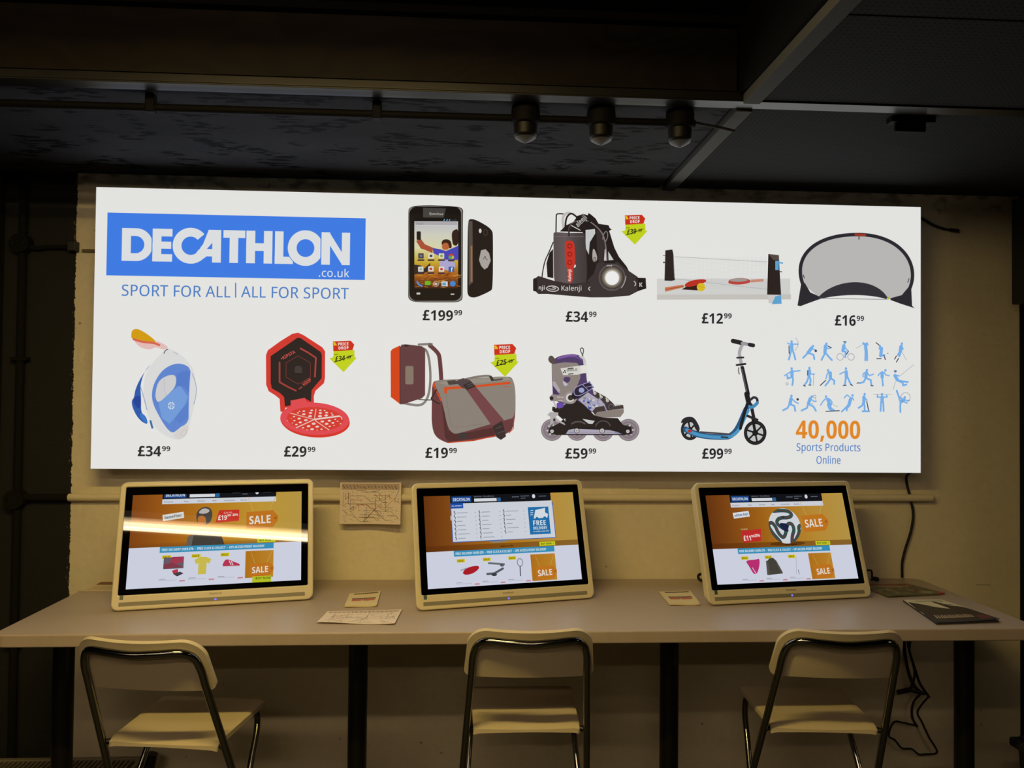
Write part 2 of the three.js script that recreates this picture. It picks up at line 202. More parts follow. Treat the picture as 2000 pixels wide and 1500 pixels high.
function drawMask() {
  inCrop(240, 630, 6.25, 500, 760, () => {
    S('#f2c9c4', 120, 200, 200, 300, 330, 330, 400, 290, 520, 340, 560, 290, 400, 210, 200, 180); S('#e2a714', 98, 160, 110, 80, 190, 70, 330, 160, 410, 235, 340, 240, 240, 220, 110, 200); C('#e46a55', 26, 130, 200, 220, 235, 380, 240, 440, 270);
    S('#e9eaea', 470, 370, 520, 300, 620, 330, 760, 430, 860, 560, 895, 760, 880, 950, 830, 1150, 790, 1330, 700, 1420, 600, 1420, 480, 1360, 350, 1240, 280, 1080, 240, 880, 260, 640, 360, 480); C('#5d4f52', 10, 498, 372, 510, 330, 545, 322); C('#9fb0be', 6, 615, 355, 640, 372, 665, 382);
    soft([350, 488, 230, 640, 150, 800, 132, 920, 104, 940, 110, 1030, 190, 1180, 305, 1250, 280, 1140, 215, 1100, 220, 920, 205, 760, 260, 590]); fill('#2f5fb8'); S('#3f7dd6', 190, 1140, 300, 1250, 280, 1140, 215, 1090); S('#2447a4', 140, 900, 110, 950, 190, 1060, 220, 1000, 210, 880); C('#7ea4cf', 8, 215, 790, 250, 900, 290, 1060); P('#376fb0', 318, 1190, 340, 1185, 368, 1285, 345, 1290);
    soft([345, 860, 380, 720, 480, 570, 620, 495, 740, 500, 830, 560, 815, 760, 800, 950, 800, 1180, 760, 1240, 660, 1300, 600, 1350, 520, 1280, 420, 1110, 360, 980]); fill('#668fdf'); 
    soft([390, 850, 430, 700, 560, 630, 650, 640, 640, 780, 540, 880, 430, 980, 395, 930]); fill('#dcdcdf'); L('#b9b6c6', 4, 498, 680, 500, 800, 520, 890); P('#79a7ea', 430, 980, 560, 860, 690, 760, 790, 900, 760, 990, 610, 1180, 560, 1230, 470, 1160); P('#5b84d8', 650, 620, 760, 580, 820, 590, 800, 850, 740, 780, 650, 770); P('#5f88da', 800, 950, 790, 1160, 700, 1230, 620, 1180); E('#e2ecf7', 585, 1010, 40, 46); O('#79a7ea', 10, 585, 1010, 24); L('#79a7ea', 8, 585, 960, 585, 1060); L('#79a7ea', 8, 540, 1010, 630, 1010);
    C('#cfdcf5', 10, 825, 590, 800, 860, 800, 1180); C('#7d97bf', 6, 840, 620, 895, 740, 890, 900, 860, 990); S('#e4e1de', 600, 1370, 700, 1260, 790, 1235, 795, 1330, 720, 1420, 640, 1420); O('#cfc9c6', 6, 740, 1340, 30, 44, 0.5);
  });
}
function drawHoop() {
  inCrop(500, 640, 6.524, 640, 740, () => {
    const red = '#e03b34', pink = '#ee4f58';
    const outer = [460, 80, 530, 68, 600, 100, 830, 250, 865, 300, 862, 640, 850, 700, 740, 800, 720, 870, 722, 960, 640, 1000, 360, 1010, 345, 1060, 310, 1060, 300, 900, 240, 850, 160, 800, 130, 720, 128, 350, 150, 290, 300, 180];
    path(outer); fill(red); line(red, 14); path([150, 330, 150, 700, 170, 770, 250, 830]); g.strokeStyle = '#f2606a'; 
    P('#2a2123', 520, 125, 560, 128, 815, 305, 830, 340, 828, 640, 700, 790, 690, 940, 620, 900, 440, 930, 430, 985, 360, 1000, 350, 880, 300, 830, 195, 770, 180, 700, 180, 360);
    const hex = (cx, cy, r, ry) => { const p = []; for (let i = 0; i < 6; i++) p.push(cx + r * Math.sin(i * Math.PI / 3), cy - ry * Math.cos(i * Math.PI / 3)); return p; };
    path(hex(530, 535, 178, 182)); line('#b5443f', 4); L('#e2534d', 18, 560, 262, 650, 310, 755, 380, 742, 620); L('#a53933', 8, 560, 262, 650, 310, 755, 380, 742, 620); L('#e2534d', 18, 293, 440, 293, 690, 380, 740, 500, 800); L('#8a2f2b', 8, 293, 440, 293, 690, 380, 740, 500, 800);
    T('•KIPSTA', 318, 415, 56, '#e8574f', 'bold', -0.5, 'sans-serif', 0.98); T('THE', 540, 790, 30, '#e8574f', 'bold', -0.62); T('HOOP', 600, 745, 62, '#e8574f', 'bold', -0.62, 'sans-serif', 0.72); R('#453a3c', 485, 500, 580, 575, 10); L('#6b5d5f', 6, 500, 495, 560, 490); L('#171112', 10, 490, 580, 570, 590);
    P('#ee4f55', 430, 925, 612, 890, 640, 945, 720, 950, 720, 1000, 440, 1010); E(pink, 740, 1170, 440, 218, 0.06); E('#e5382e', 750, 1190, 436, 205, 0.06); E(pink, 740, 1158, 438, 205, 0.06); E('#e23d33', 745, 1160, 358, 150, 0.06); E('#f0696c', 740, 1165, 0, 0);
    const dots = [[600, 1060, 18], [700, 1050, 18], [810, 1050, 18], [865, 1052, 12], [525, 1083, 14], [600, 1100, 22], [685, 1083, 22], [680, 1125, 24], [810, 1085, 22], [805, 1125, 26], [890, 1080, 20], [885, 1115, 24], [955, 1085, 12], [965, 1110, 16], [475, 1130, 16], [540, 1155, 22], [480, 1180, 16], [555, 1203, 22], [625, 1175, 24], [505, 1230, 18], [455, 1210, 10], [725, 1220, 26], [660, 1252, 24], [770, 1258, 24], [705, 1290, 24], [590, 1272, 16], [825, 1290, 16], [835, 1193, 24], [925, 1183, 22], [890, 1223, 24], [970, 1210, 20], [1000, 1165, 14], [930, 1255, 16], [985, 1243, 10], [1030, 1190, 12], [545, 1063, 12], [640, 1297, 10], [770, 1302, 10], [440, 1155, 8], [390, 1180, 8], [1068, 1222, 12]];
    for (const [x, y, r] of dots) E('#f3dcd6', x, y, r, r * 0.55, -0.05);
    L('#f4c9c0', 12, 755, 1035, 735, 1160); L('#f5e2dc', 20, 735, 1165, 1050, 1125); L('#f4b9ae', 12, 725, 1165, 430, 1085); L('#f4c9c0', 14, 725, 1170, 505, 1270); L('#f4c9c0', 12, 745, 1180, 920, 1300); C('#f5ddd6', 12, 1045, 1125, 1085, 1130, 1085, 1165);
  });
}
function drawBags() {
  inCrop(740, 650, 6.521, 900, 760, () => {
    C('#6b3f42', 52, 640, 160, 740, 240, 770, 330, 785, 600); L('#8d8780', 30, 500, 148, 640, 140); R('#6d6760', 625, 130, 675, 165, 6); C('#8d8780', 30, 380, 165, 560, 180, 620, 260, 650, 500, 640, 720, 600, 860, 520, 930, 360, 905, 300, 890); C('#5c564f', 14, 500, 845, 600, 860, 700, 850);
    P('#e2481c', 142, 235, 165, 205, 262, 160, 270, 500, 262, 905, 145, 815); P('#6a4145', 258, 190, 280, 150, 330, 145, 420, 155, 540, 170, 580, 210, 578, 790, 540, 830, 300, 908, 262, 908); R('#8f7f70', 328, 420, 432, 655, 24); S('#3d2b2a', 300, 170, 330, 145, 390, 160, 350, 180); L('#4a3134', 10, 260, 180, 262, 900);
    soft([665, 640, 720, 600, 1000, 590, 1600, 555, 1690, 560, 1730, 700, 1735, 950, 1715, 1180, 1650, 1285, 1400, 1340, 900, 1400, 850, 1400, 700, 1320, 660, 1150, 665, 900]); fill('#703f42'); L('#cf4a2b', 14, 880, 1395, 1200, 1370, 1480, 1310); L('#d64a28', 10, 1712, 1090, 1705, 1220, 1650, 1275); P('#573032', 790, 900, 830, 1020, 870, 1240, 1000, 1290, 1480, 1200, 1460, 1310, 880, 1390, 830, 1330); R('#43393a', 1000, 1270, 1110, 1350);
    soft([690, 640, 720, 600, 900, 595, 1400, 560, 1640, 552, 1700, 590, 1730, 700, 1735, 900, 1715, 1080, 1650, 1100, 1350, 1180, 1000, 1285, 920, 1280, 860, 1180, 820, 980, 780, 820]); fill('#948a80'); C('#857a70', 6, 840, 720, 860, 900, 900, 1150, 940, 1220, 1300, 1160); P('#a1988d', 740, 640, 860, 605, 1640, 556, 1680, 600, 1240, 640, 870, 664);
    P('#4e4642', 855, 610, 960, 600, 1010, 650, 880, 662); C('#8a8179', 26, 1090, 590, 1200, 560, 1390, 540, 1420, 560, 1430, 600); P('#3d3532', 1395, 550, 1425, 545, 1465, 605, 1425, 615); P('#5d5650', 1450, 590, 1580, 575, 1560, 600, 1460, 612);
    P('#e8511f', 850, 690, 1240, 665, 1665, 620, 1665, 650, 1240, 690, 860, 722); R('#e8511f', 822, 690, 858, 770, 8); L('#d8502f', 8, 1575, 686, 1650, 682); R('#e8511f', 678, 630, 705, 690, 8); L('#e8511f', 16, 700, 690, 780, 860); C('#3d2d2d', 20, 660, 830, 700, 760, 720, 730); C('#3d2d2d', 18, 660, 840, 700, 880, 760, 900);
    P('#55464a', 960, 620, 1060, 575, 1150, 600, 1215, 670, 1120, 720, 1050, 700); P('#7c484c', 1100, 720, 1220, 680, 1590, 1120, 1440, 1200); P('#3b2f31', 1060, 660, 1160, 620, 1225, 680, 1110, 730); L('#7d6f6e', 5, 1110, 665, 1180, 640); L('#7d6f6e', 5, 1120, 690, 1195, 660); P('#3b2f31', 1440, 1190, 1560, 1120, 1590, 1230, 1610, 1320, 1545, 1365, 1490, 1330); L('#62575a', 8, 1480, 1220, 1560, 1190); L('#62575a', 8, 1500, 1280, 1590, 1250);
  });
}
function drawSkate() {
  inCrop(1045, 670, 7.498, 800, 800, () => {
    const K = '#272122';
    for (const [x, y, r] of [[240, 1270, 160], [605, 1275, 155], [985, 1280, 158], [1358, 1275, 162]]) { E('#8d8188', x, y, r); O('#a89ca4', 14, x, y, r * 0.86); E('#6d6168', x, y, r * 0.6); O('#b3a8ae', 10, x, y, r * 0.56); for (let i = 0; i < 6; i++) E('#d9d6d7', x + r * 0.42 * Math.cos(i), y + r * 0.42 * Math.sin(i), r * 0.09); }
    C('#5b5654', 14, 690, 180, 640, 100, 675, 60, 710, 100, 680, 190);
    soft([235, 260, 330, 190, 520, 155, 620, 170, 700, 220, 735, 330, 745, 600, 840, 690, 1020, 790, 1160, 900, 1160, 960, 820, 1040, 560, 900, 300, 880, 245, 700, 235, 450]); fill('#55416f'); soft([300, 225, 420, 170, 560, 158, 640, 190, 480, 190, 330, 240]); fill('#8a63a8'); C('#7d56b0', 14, 320, 235, 450, 195, 600, 195, 680, 250); P('#d7d4d4', 620, 190, 700, 190, 735, 260, 735, 330, 700, 320, 690, 240);
    S('#5d504e', 175, 250, 200, 180, 260, 190, 300, 290, 230, 310); path([232, 310, 420, 280, 600, 290, 655, 350, 650, 520, 600, 640, 560, 720, 540, 830, 420, 830, 330, 740, 245, 560]); fill('#968b86'); S('#55416f', 395, 530, 430, 490, 510, 500, 500, 560, 450, 590); S('#c9c5d6', 395, 545, 450, 590, 480, 600, 430, 640, 400, 600); P('#b9b1b3', 245, 560, 290, 570, 360, 690, 340, 735, 250, 620); P('#4b3768', 245, 640, 350, 745, 250, 750);
    P('#e4e2dc', 360, 370, 600, 335, 750, 315, 750, 430, 610, 462, 400, 470); R('#f2f0ea', 655, 325, 750, 440); T('OXELO', 450, 415, 50, '#6d6968', 'bold', -0.06); L('#3c3434', 14, 475, 372, 545, 365); L('#3c3434', 14, 480, 455, 545, 448); E('#2e2828', 425, 405, 10); E('#2e2828', 405, 428, 9); E('#2e2828', 432, 428, 9);
    P('#b8b3c6', 620, 830, 760, 720, 930, 830, 1000, 920, 830, 1010); for (let i = 0; i < 40; i++) E(['#8f8fd0', '#e3e0d6', '#5f6fb8', '#a9a59a'][i % 4], 690 + rnd() * 250, 800 + rnd() * 170, 8 + rnd() * 22, 6 + rnd() * 12, rnd() * 3); E('#2f4a9c', 770, 868, 22, 18); E('#2f4a9c', 795, 950, 18, 14);
    P('#443a3a', 840, 690, 900, 720, 1030, 790, 1120, 870, 1165, 960, 1060, 1000, 1000, 900, 900, 810, 840, 770); L('#b3a8c8', 22, 930, 820, 1000, 900, 1035, 1000); for (const [x, y] of [[865, 735], [958, 790], [1050, 845]]) { L('#d9d3c4', 20, x - 20, y - 40, x, y); O('#e8e4da', 9, x, y, 18); } O('#8d8196', 6, 1105, 935, 36);
    P('#c9c8b8', 1160, 900, 1260, 900, 1270, 915, 1170, 920); P('#4a3f3d', 1160, 925, 1280, 905, 1290, 960, 1060, 985); P('#463b3b', 830, 1000, 880, 940, 1000, 920, 1030, 990, 870, 1060);
    P('#938781', 860, 1060, 900, 1010, 1080, 985, 1290, 965, 1290, 1020, 1240, 1085, 1000, 1095, 900, 1090);
    P(K, 245, 930, 300, 940, 600, 840, 700, 900, 860, 1060, 1000, 1095, 1200, 1100, 1280, 1200, 1400, 1230, 1410, 1330, 1300, 1350, 300, 1345, 190, 1310, 200, 1240, 330, 1180, 400, 1120, 330, 1060, 240, 985); P('#d6d9d9', 680, 1110, 865, 1140, 830, 1185, 770, 1180); P('#d6d9d9', 405, 1110, 435, 1105, 435, 1150); C('#5b5354', 24, 530, 1180, 620, 1120, 720, 1180); O('#5b5054', 16, 985, 1240, 110, 100, 0, 3.4, 6);
    S('#6f4fb4', 310, 960, 300, 870, 380, 870, 430, 910, 380, 955); P('#9d918f', 200, 790, 240, 750, 500, 770, 600, 820, 560, 880, 480, 890, 330, 850, 220, 850); E('#2b2526', 232, 808, 28); E('#a59a98', 510, 800, 92); E('#e3dfdc', 505, 800, 62); E('#3b3334', 510, 800, 40); T('ROLLER', 310, 800, 26, '#d9d3d0', 'bold', 0.04); L('#d9d3d0', 8, 330, 840, 400, 848); C('#c9c4c0', 22, 265, 860, 285, 910, 295, 945);
    P('#241f28', 520, 770, 560, 680, 640, 640, 840, 650, 700, 770, 560, 830); P('#2d2640', 555, 690, 600, 640, 790, 560, 850, 650, 650, 775, 570, 770); soft([555, 690, 590, 640, 700, 600, 790, 565, 850, 650, 740, 720, 640, 775, 565, 765]); line('#b4aede', 10); E('#a7aee0', 670, 690, 42, 38); L('#a9a6d8', 9, 690, 615, 770, 690); L('#a9a6d8', 9, 740, 645, 830, 625);
    P('#bcb6b7', 170, 1050, 210, 1010, 330, 1015, 330, 1050, 290, 1080, 340, 1130, 420, 1170, 435, 1205, 360, 1170, 290, 1140, 240, 1180, 190, 1240, 215, 1170, 215, 1080); P(K, 255, 1110, 285, 1100, 290, 1135, 262, 1150);
    P('#b5b0c4', 480, 1270, 560, 1255, 1080, 1275, 1200, 1305, 1270, 1335, 440, 1330); L('#4a5aa8', 5, 490, 1308, 560, 1305); L('#a58a9a', 5, 640, 1308, 1180, 1312); L('#4a5aa8', 6, 1160, 1312, 1240, 1325); for (const [x, y] of [[600, 1282], [972, 1285]]) { E('#cfcaca', x, y, 38); O('#3b3334', 7, x, y, 36); E('#a9a3a4', x, y, 14); } for (const [x, y] of [[240, 1290], [1350, 1295]]) { E('#e1dddd', x, y, 26); E('#b3adad', x, y, 12); }
  });
}
function drawScooter() {
  inCrop(1280, 640, 3.704, 480, 460, () => {
    const wheel = (x, y, rx, ry) => { E('#1d1c1f', x, y, rx, ry); E('#cfd2d2', x, y, rx * 0.72, ry * 0.72); for (let i = 0; i < 6; i++) L('#1d1c1f', 12, x, y, x + rx * 0.75 * Math.cos(i * 1.047 + 0.3), y + ry * 0.75 * Math.sin(i * 1.047 + 0.3)); E('#1d1c1f', x, y, rx * 0.26, ry * 0.26); O('#3a383c', 4, x, y, rx * 0.86, ry * 0.86); };
    wheel(248, 738, 66, 76); wheel(720, 762, 82, 88);
    soft([178, 690, 200, 650, 270, 640, 310, 700, 322, 745, 290, 745, 270, 690, 240, 665, 195, 690]); fill('#2b2a30');
    C('#b5b3b8', 24, 625, 125, 600, 170, 612, 225, 622, 280); L('#46444a', 20, 560, 95, 705, 128); L('#28262a', 32, 558, 95, 615, 108); L('#28262a', 28, 680, 122, 705, 127); L('#a9a6ad', 22, 625, 112, 655, 120); L('#2b292d', 12, 588, 217, 634, 215); L('#2b292d', 14, 585, 270, 648, 262); C('#77747a', 8, 600, 290, 595, 320, 605, 335); 
    L('#26242a', 26, 626, 290, 668, 480); L('#6e6a74', 6, 622, 300, 660, 470); L('#201f22', 36, 658, 480, 676, 560); L('#26242a', 24, 690, 560, 715, 680); L('#1d1c1f', 20, 700, 650, 720, 760); C('#33323a', 18, 690, 520, 705, 500, 740, 515, 735, 545);
    C('#4a93c4', 24, 735, 545, 690, 600, 660, 560); g.beginPath(); g.moveTo(215, 735); g.bezierCurveTo(300, 790, 420, 795, 520, 790); g.bezierCurveTo(590, 770, 610, 690, 655, 590); line('#2d5a86', 40); g.beginPath(); g.moveTo(225, 740); g.bezierCurveTo(300, 785, 420, 800, 530, 790); g.bezierCurveTo(610, 770, 620, 690, 668, 600); line('#4f9fd0', 24); C('#1d2126', 22, 612, 730, 630, 660, 650, 590, 668, 540); L('#4e4a50', 12, 320, 755, 540, 772); L('#1f3446', 10, 475, 792, 520, 795); R('#c5332c', 232, 738, 262, 758, 6); L('#2b2a30', 18, 665, 640, 735, 668);
  });
}
// pictograms: h = head, t = torso, l = leg, a = arm, d = dark limb, s = dark string, b = dark ball, r = ring
const FIGURES = ['h183,125 t183,160,186,235 a150,158,128,146 a200,160,272,160 l180,235,165,300,146,374 l194,235,218,300,236,374 s240,70,275,130,270,190,228,250 d148,185,150,290',
  'h480,188 t460,215,412,280 a465,225,520,240 l415,285,440,290,490,310,500,368 l405,285,370,325,345,350 b520,254', 'h668,155 t655,185,648,280 a660,200,690,222,735,208 l650,285,620,340,600,380 l660,285,705,340,745,382 d690,185,735,210',
  'h926,140 t912,180,900,250 a920,190,945,230,975,255 l895,260,940,265,930,340 r860,337,46 r1013,337,46 d908,126,944,126 d975,260,950,300', 'h1186,150 t1215,165,1222,240 a1200,160,1240,140,1248,170 l1215,240,1215,310,1212,385 l1235,240,1238,310,1240,385 s1165,170,1088,215',
  'h1420,188 t1440,220,1430,320 a1450,205,1405,225,1425,190 l1430,325,1480,310 d1365,138,1405,170 d1475,315,1495,375 d1375,362,1435,360 b1530,287', 'h1728,152 t1715,190,1705,255 a1730,190,1745,225,1715,240 l1700,260,1670,310 l1715,260,1690,330 d1650,325,1625,368 d1680,360,1650,408 s1720,250,1790,380',
  'h185,500 t190,540,190,600 a200,540,300,530 a175,545,125,575,85,600 l200,620,205,670,195,730 l180,620,130,640,125,600 r123,712,16', 'h432,494 t432,530,425,600 a440,560,465,578,500,578 l420,620,400,680,365,730 l440,620,450,670,440,720 d408,530,408,590 s490,580,485,738 d350,735,375,745 d425,730,455,732',
  'h692,525 t722,560,725,640 a700,545,675,590,665,640 l720,650,695,690,655,738 l740,640,780,670,778,715 d660,665,585,735', 'h942,500 t945,545,950,620 a930,545,890,560,858,580 l940,630,935,680,928,725 l965,620,990,680,1015,725 d905,738,945,735 d1010,720,1035,740',
  'h1236,524 t1228,560,1220,620 a1200,560,1180,580,1182,615 a1250,570,1270,600,1325,580 l1215,640,1190,690,1135,705 l1235,640,1290,660,1298,730 d1098,706,1125,698 d1295,740,1322,742', 'h1496,525 t1450,560,1450,620 a1480,555,1500,590,1550,600 a1430,560,1405,580,1396,600 l1450,620,1455,680,1462,738',
  'h1636,543 t1630,600,1665,660 a1640,590,1690,605 l1665,665,1740,680,1812,690 l1670,670,1740,700,1745,738,1790,725 s1700,605,1895,445 s1640,680,1605,795 d1622,535,1650,535', 'h184,882 t178,920,165,990 a190,920,235,965,278,985 l170,1000,225,1020,238,1090 l155,1000,130,1050,70,1080 b270,930',
  'h466,892 t445,920,420,990 a460,930,500,960,525,955 l430,1000,490,1030,525,1090 l415,1000,400,1050,325,1085 r505,890,20 b470,990 s515,905,530,960', 'h665,892 t690,930,720,1010 a660,920,620,960,590,1010 a720,930,750,970,740,1000 l710,1010,740,1060,780,1085 l690,1000,710,1060,740,1085 d665,1098,850,1088 s755,1000,830,1035',
  'h1035,876 t1010,920,985,1010 a990,890,955,870,920,910 a1035,910,1050,940 l990,1020,955,1060,955,1085 l975,1010,930,1060,885,1100', 'h1205,860 t1195,900,1195,960 a1210,910,1240,945 l1195,970,1205,1030,1205,1085 l1185,970,1170,1020,1120,1050 d1235,960,1262,1095 l1175,1098,1270,1098',
  'h1448,862 t1450,900,1450,960 a1425,900,1380,900,1385,872 a1475,900,1520,900,1515,872 l1435,970,1432,1040,1428,1095 l1465,970,1470,1040,1472,1095 s1325,862,1580,862', 'h1768,906 t1760,940,1720,965 a1780,945,1830,950 a1745,930,1700,900 l1705,960,1680,880,1655,810 l1710,970,1705,1040,1708,1110 r1780,905,66 a1760,970,1800,985'];
function drawFigures() {
  inCrop(1520, 650, 7.143, 1000, 600, () => {
    for (const f of FIGURES) for (const w of f.split(' ')) {
      const k = w[0], n = w.slice(1).split(',').map(Number);
      if (k === 'h') E(SKY, n[0], n[1], 17, 19); else if (k === 't') L(SKY, 46, ...n); else if (k === 'l') L(SKY, 25, ...n); else if (k === 'a') L(SKY, 17, ...n);
      else if (k === 'd') L('#454e63', 13, ...n); else if (k === 's') L('#7e8894', 4, ...n); else if (k === 'b') E('#3d465a', n[0], n[1], n[0] === 1530 || n[0] === 470 ? 7 : 17); else if (k === 'r') O('#6f7b8c', 5, n[0], n[1], n[2]);
    }
  });
}
function drawSign() {
  g.setTransform(1, 0, 0, 1, 0, 0); g.fillStyle = '#f5f5f2'; g.fillRect(0, 0, 2048, SH);
  const quad = [[210.5, 415], [713, 426.5], [711.5, 547], [208, 537]].map(([x, y]) => toCanvas(x, y));
  g.save(); g.setTransform(1, 0, 0, 1, -shiftX, 0); const x0 = (quad[0][0] + quad[3][0]) / 2, x1 = (quad[1][0] + quad[2][0]) / 2, y0 = (quad[0][1] + quad[1][1]) / 2, y1 = (quad[2][1] + quad[3][1]) / 2; R(BLUE, x0, y0, x1, y1);
  const a = toCanvas(239, 445), b = toCanvas(682, 516.5), k = (b[0] - a[0]) / 1478, a2 = toCanvas(239, 509); g.translate(a[0], a[1]); g.scale(k, (a2[1] - a[1]) / 211); letters(); g.restore();
  text('.co.uk', 620, 681, 540, 15.2, '#eef1f5'); text('SPORT FOR ALL', 236, 450, 577, 21.5, '#4e86d6'); text('ALL FOR SPORT', 470, 680, 580, 21.5, '#4e86d6'); inCrop(0, 0, 1, 459, 566, () => R('#4e86d6', 458.4, 552, 460.6, 581));
  drawPhone(); drawHeadlamp(); drawTableTennis(); drawGoal(); drawMask(); drawHoop(); drawBags(); drawSkate(); drawScooter(); drawFigures();
  priceDrop(1218.7, 419.6, 7.9, '39'); priceDrop(648.7, 665.3, 7.5, '34'); priceDrop(963, 672, 7.2, '25');
  for (const [s, a0, a1, y, sup] of [['£199', 823, 884, 625, 901.5], ['£34', 1102.5, 1147.5, 628, 1164], ['£12', 1368.5, 1411.5, 631.5, 1428.5], ['£16', 1629, 1671.5, 636, 1687.5], ['£34', 266.8, 313.8, 890, 331.7], ['£29', 552, 597.8, 891.5, 614.8], ['£19', 828, 874, 894, 891], ['£59', 1101.5, 1147, 895.5, 1163.3], ['£99', 1369.5, 1412.5, 896.5, 1428.8]]) { text(s, a0, a1, y, 20, INK, 'sans-serif', 'bold'); text('99', a1 + 1, sup, y - 9.5, 10, INK, 'sans-serif', 'bold'); }
  text('40,000', 1554, 1681.5, 856.5, 35, '#f2922a', 'sans-serif', 'bold'); text('Sports Products', 1554.5, 1681.5, 881.5, 14.5, '#5286d2'); text('Online', 1593.5, 1642.5, 906.5, 14.5, '#5286d2');
}
const signHalves = [0, 1].map((i) => { const c = canvas(2048, SH); g = c.getContext('2d'); toCanvas = plane(SIGN_PX, SW, SH); shiftX = i * 2048; seed = 11; drawSign(); shiftX = 0; return texture(c); });
// ---------------------------------------------------------------- the web page on the three displays
function drawPage(kind) {                                  // 0 cyclist banner scrolled a little, 1 open menu, 2 football banner
  const W = 1024, H = 576, dy = kind === 0 ? -22 : 0; g.setTransform(1, 0, 0, 1, 0, 0); g.lineJoin = g.lineCap = 'round';
  R(kind ? ramp(0, 0, W, 0, '#6f3a14', '#9d5b1a', '#bd7d1f', '#c8963a', '#c2a04e') : ramp(0, 0, W, 0, '#8a4a18', '#b36a1a', '#c98b22', '#cfa23c', '#c3a24c'), 0, 0, W, 356 + dy); R('#dfe3f4', 0, 352 + dy, W, H); if (kind === 0) R(ramp(0, 300, 0, 352, 'rgba(110,60,20,0)', '#8a5520'), 0, 280 + dy, W, 352 + dy); else R('rgba(90,45,12,0.45)', 0, 318, W, 352);
  g.save(); g.translate(0, dy);
  R('#14161c', 172, -10, 862, 52); R('#1d4f9a', 182, 8, 312, 46); T('DECATHLON', 190, 37, 27, '#e9f0fa', 'bold', 0, 'sans-serif', 0.72); R('#e8ecf2', 332, 24, 484, 44); R('#2c6aa8', 488, 22, 512, 46); T('welcome - free delivery', 332, 15, 13, '#9aa1ac'); for (const [x, y, w] of [[590, 18, 50], [650, 14, 60], [650, 28, 34], [778, 18, 52]]) R('#6d747f', x, y, x + w, y + 5); E('#e6e9ee', 742, 20, 11, 14);
  R('#dfe3ec', 172, 52, 862, 84); ['All sports', 'New', 'Women', 'Men', 'Accessories', 'Brands'].forEach((s, i) => T(s, [182, 300, 380, 470, 540, 640][i], 74, 13, '#6b7280'));
  if (kind === 2) {
    g.save(); g.translate(545, 214); E('rgba(60,30,10,0.5)', 0, 118, 130, 14); E('#e3e6ea', 0, 0, 118); g.beginPath(); g.arc(0, 0, 118, 0, 7); g.clip();
    const swirl = (...p) => { C('#26305a', 24, ...p); C('#3f8f46', 14, ...p); C('#1d2340', 9, ...p); C('#b4574b', 2.5, ...p); }; swirl(-66, -100, 30, -108, 72, -74, 40, -52, -30, -56, -62, -24, -30, 10, 10, 30); swirl(-118, -14, -96, -30, -70, 0, -56, 50, -24, 84, 4, 40, 10, 10); swirl(-118, 4, -104, 40, -60, 92, -50, 110); swirl(10, 10, 26, -18, 58, -12, 66, 30, 40, 70, 34, 112); swirl(118, 0, 98, 6, 104, 50, 60, 100); P('#20264a', -30, -20, 10, -16, 30, 4, 14, 36, -8, 36, -40, 2); L('#2b2f3a', 5, -12, -52, -4, -64); L('#2b2f3a', 5, -2, -52, 6, -66); g.restore();
    g.save(); g.translate(178, 120); g.rotate(-0.1); R('#eef0f4', 0, 0, 118, 38); T('adidas days', 8, 27, 23, '#3b5fa0', 'bold', 0, 'sans-serif', 0.8); g.restore();
    g.save(); g.translate(220, 238); g.rotate(-0.02); T('football', 0, -4, 14, '#e9cfa8'); P('#cf2f2f', 0, 2, 146, -6, 132, 72, 2, 80); T('£11', 8, 66, 46, '#fff4ef', 'bold', 0, 'sans-serif', 0.78); T('99', 66, 48, 22, '#fff4ef', 'bold'); T('-20%', 84, 46, 26, '#fff4ef', 'bold', 0, 'sans-serif', 0.8); g.restore();
    T('100% original', 520, 344, 14, '#2a1a10', 'bold');
  } else if (kind === 0) {
    g.save(); g.translate(178, 152); g.rotate(-0.14); R('#e9eae6', 0, 0, 124, 40); T('benefiter', 10, 29, 25, '#4a4f58', 'bold', 0, 'sans-serif', 0.9); g.restore();
    S('#4f4a48', 385, 220, 372, 140, 420, 102, 470, 120, 474, 190, 440, 230); S('#c9c2bb', 388, 140, 420, 112, 462, 130, 440, 152, 400, 152); S('#c7772f', 380, 170, 420, 160, 440, 190, 430, 250, 400, 250); P('#4a443f', 370, 262, 440, 240, 520, 262, 556, 360, 548, 386, 330, 386, 345, 330); P('#6d665e', 330, 300, 370, 270, 352, 386, 324, 386);
    g.save(); g.translate(505, 132); P('#d8382c', 8, 0, 130, 0, 130, 72, -12, 80); T('£24.99', 36, 24, 17, '#f7cfc6'); T('£19', 2, 64, 42, '#fff2ea', 'bold', 0, 'sans-serif', 0.8); T('99', 58, 42, 20, '#fff2ea', 'bold'); T('-20%', 84, 40, 22, '#fff2ea', 'bold', 0, 'sans-serif', 0.8); g.restore();
  }
  const sale = (x, y, s) => { g.save(); g.translate(x, y); g.scale(s, s); g.rotate(-0.04); L('#dcb765', 3, 20, -100, 50, 0); L('#dcb765', 3, 200, -100, 150, 0); P('#cf7d22', 8, 0, 175, -2, 208, 40, 205, 70, 170, 112, 5, 112); E('#b0651a', 190, 52, 9); T('SALE', 22, 82, 74, '#f4ede2', 'bold', 0, 'sans-serif', 0.84); g.restore(); };
  sale(672, 150, 0.98); R('#d6dc2c', 752, 322, 862, 348); T('BUY NOW  >', 762, 341, 16, '#4a5a14', 'bold');
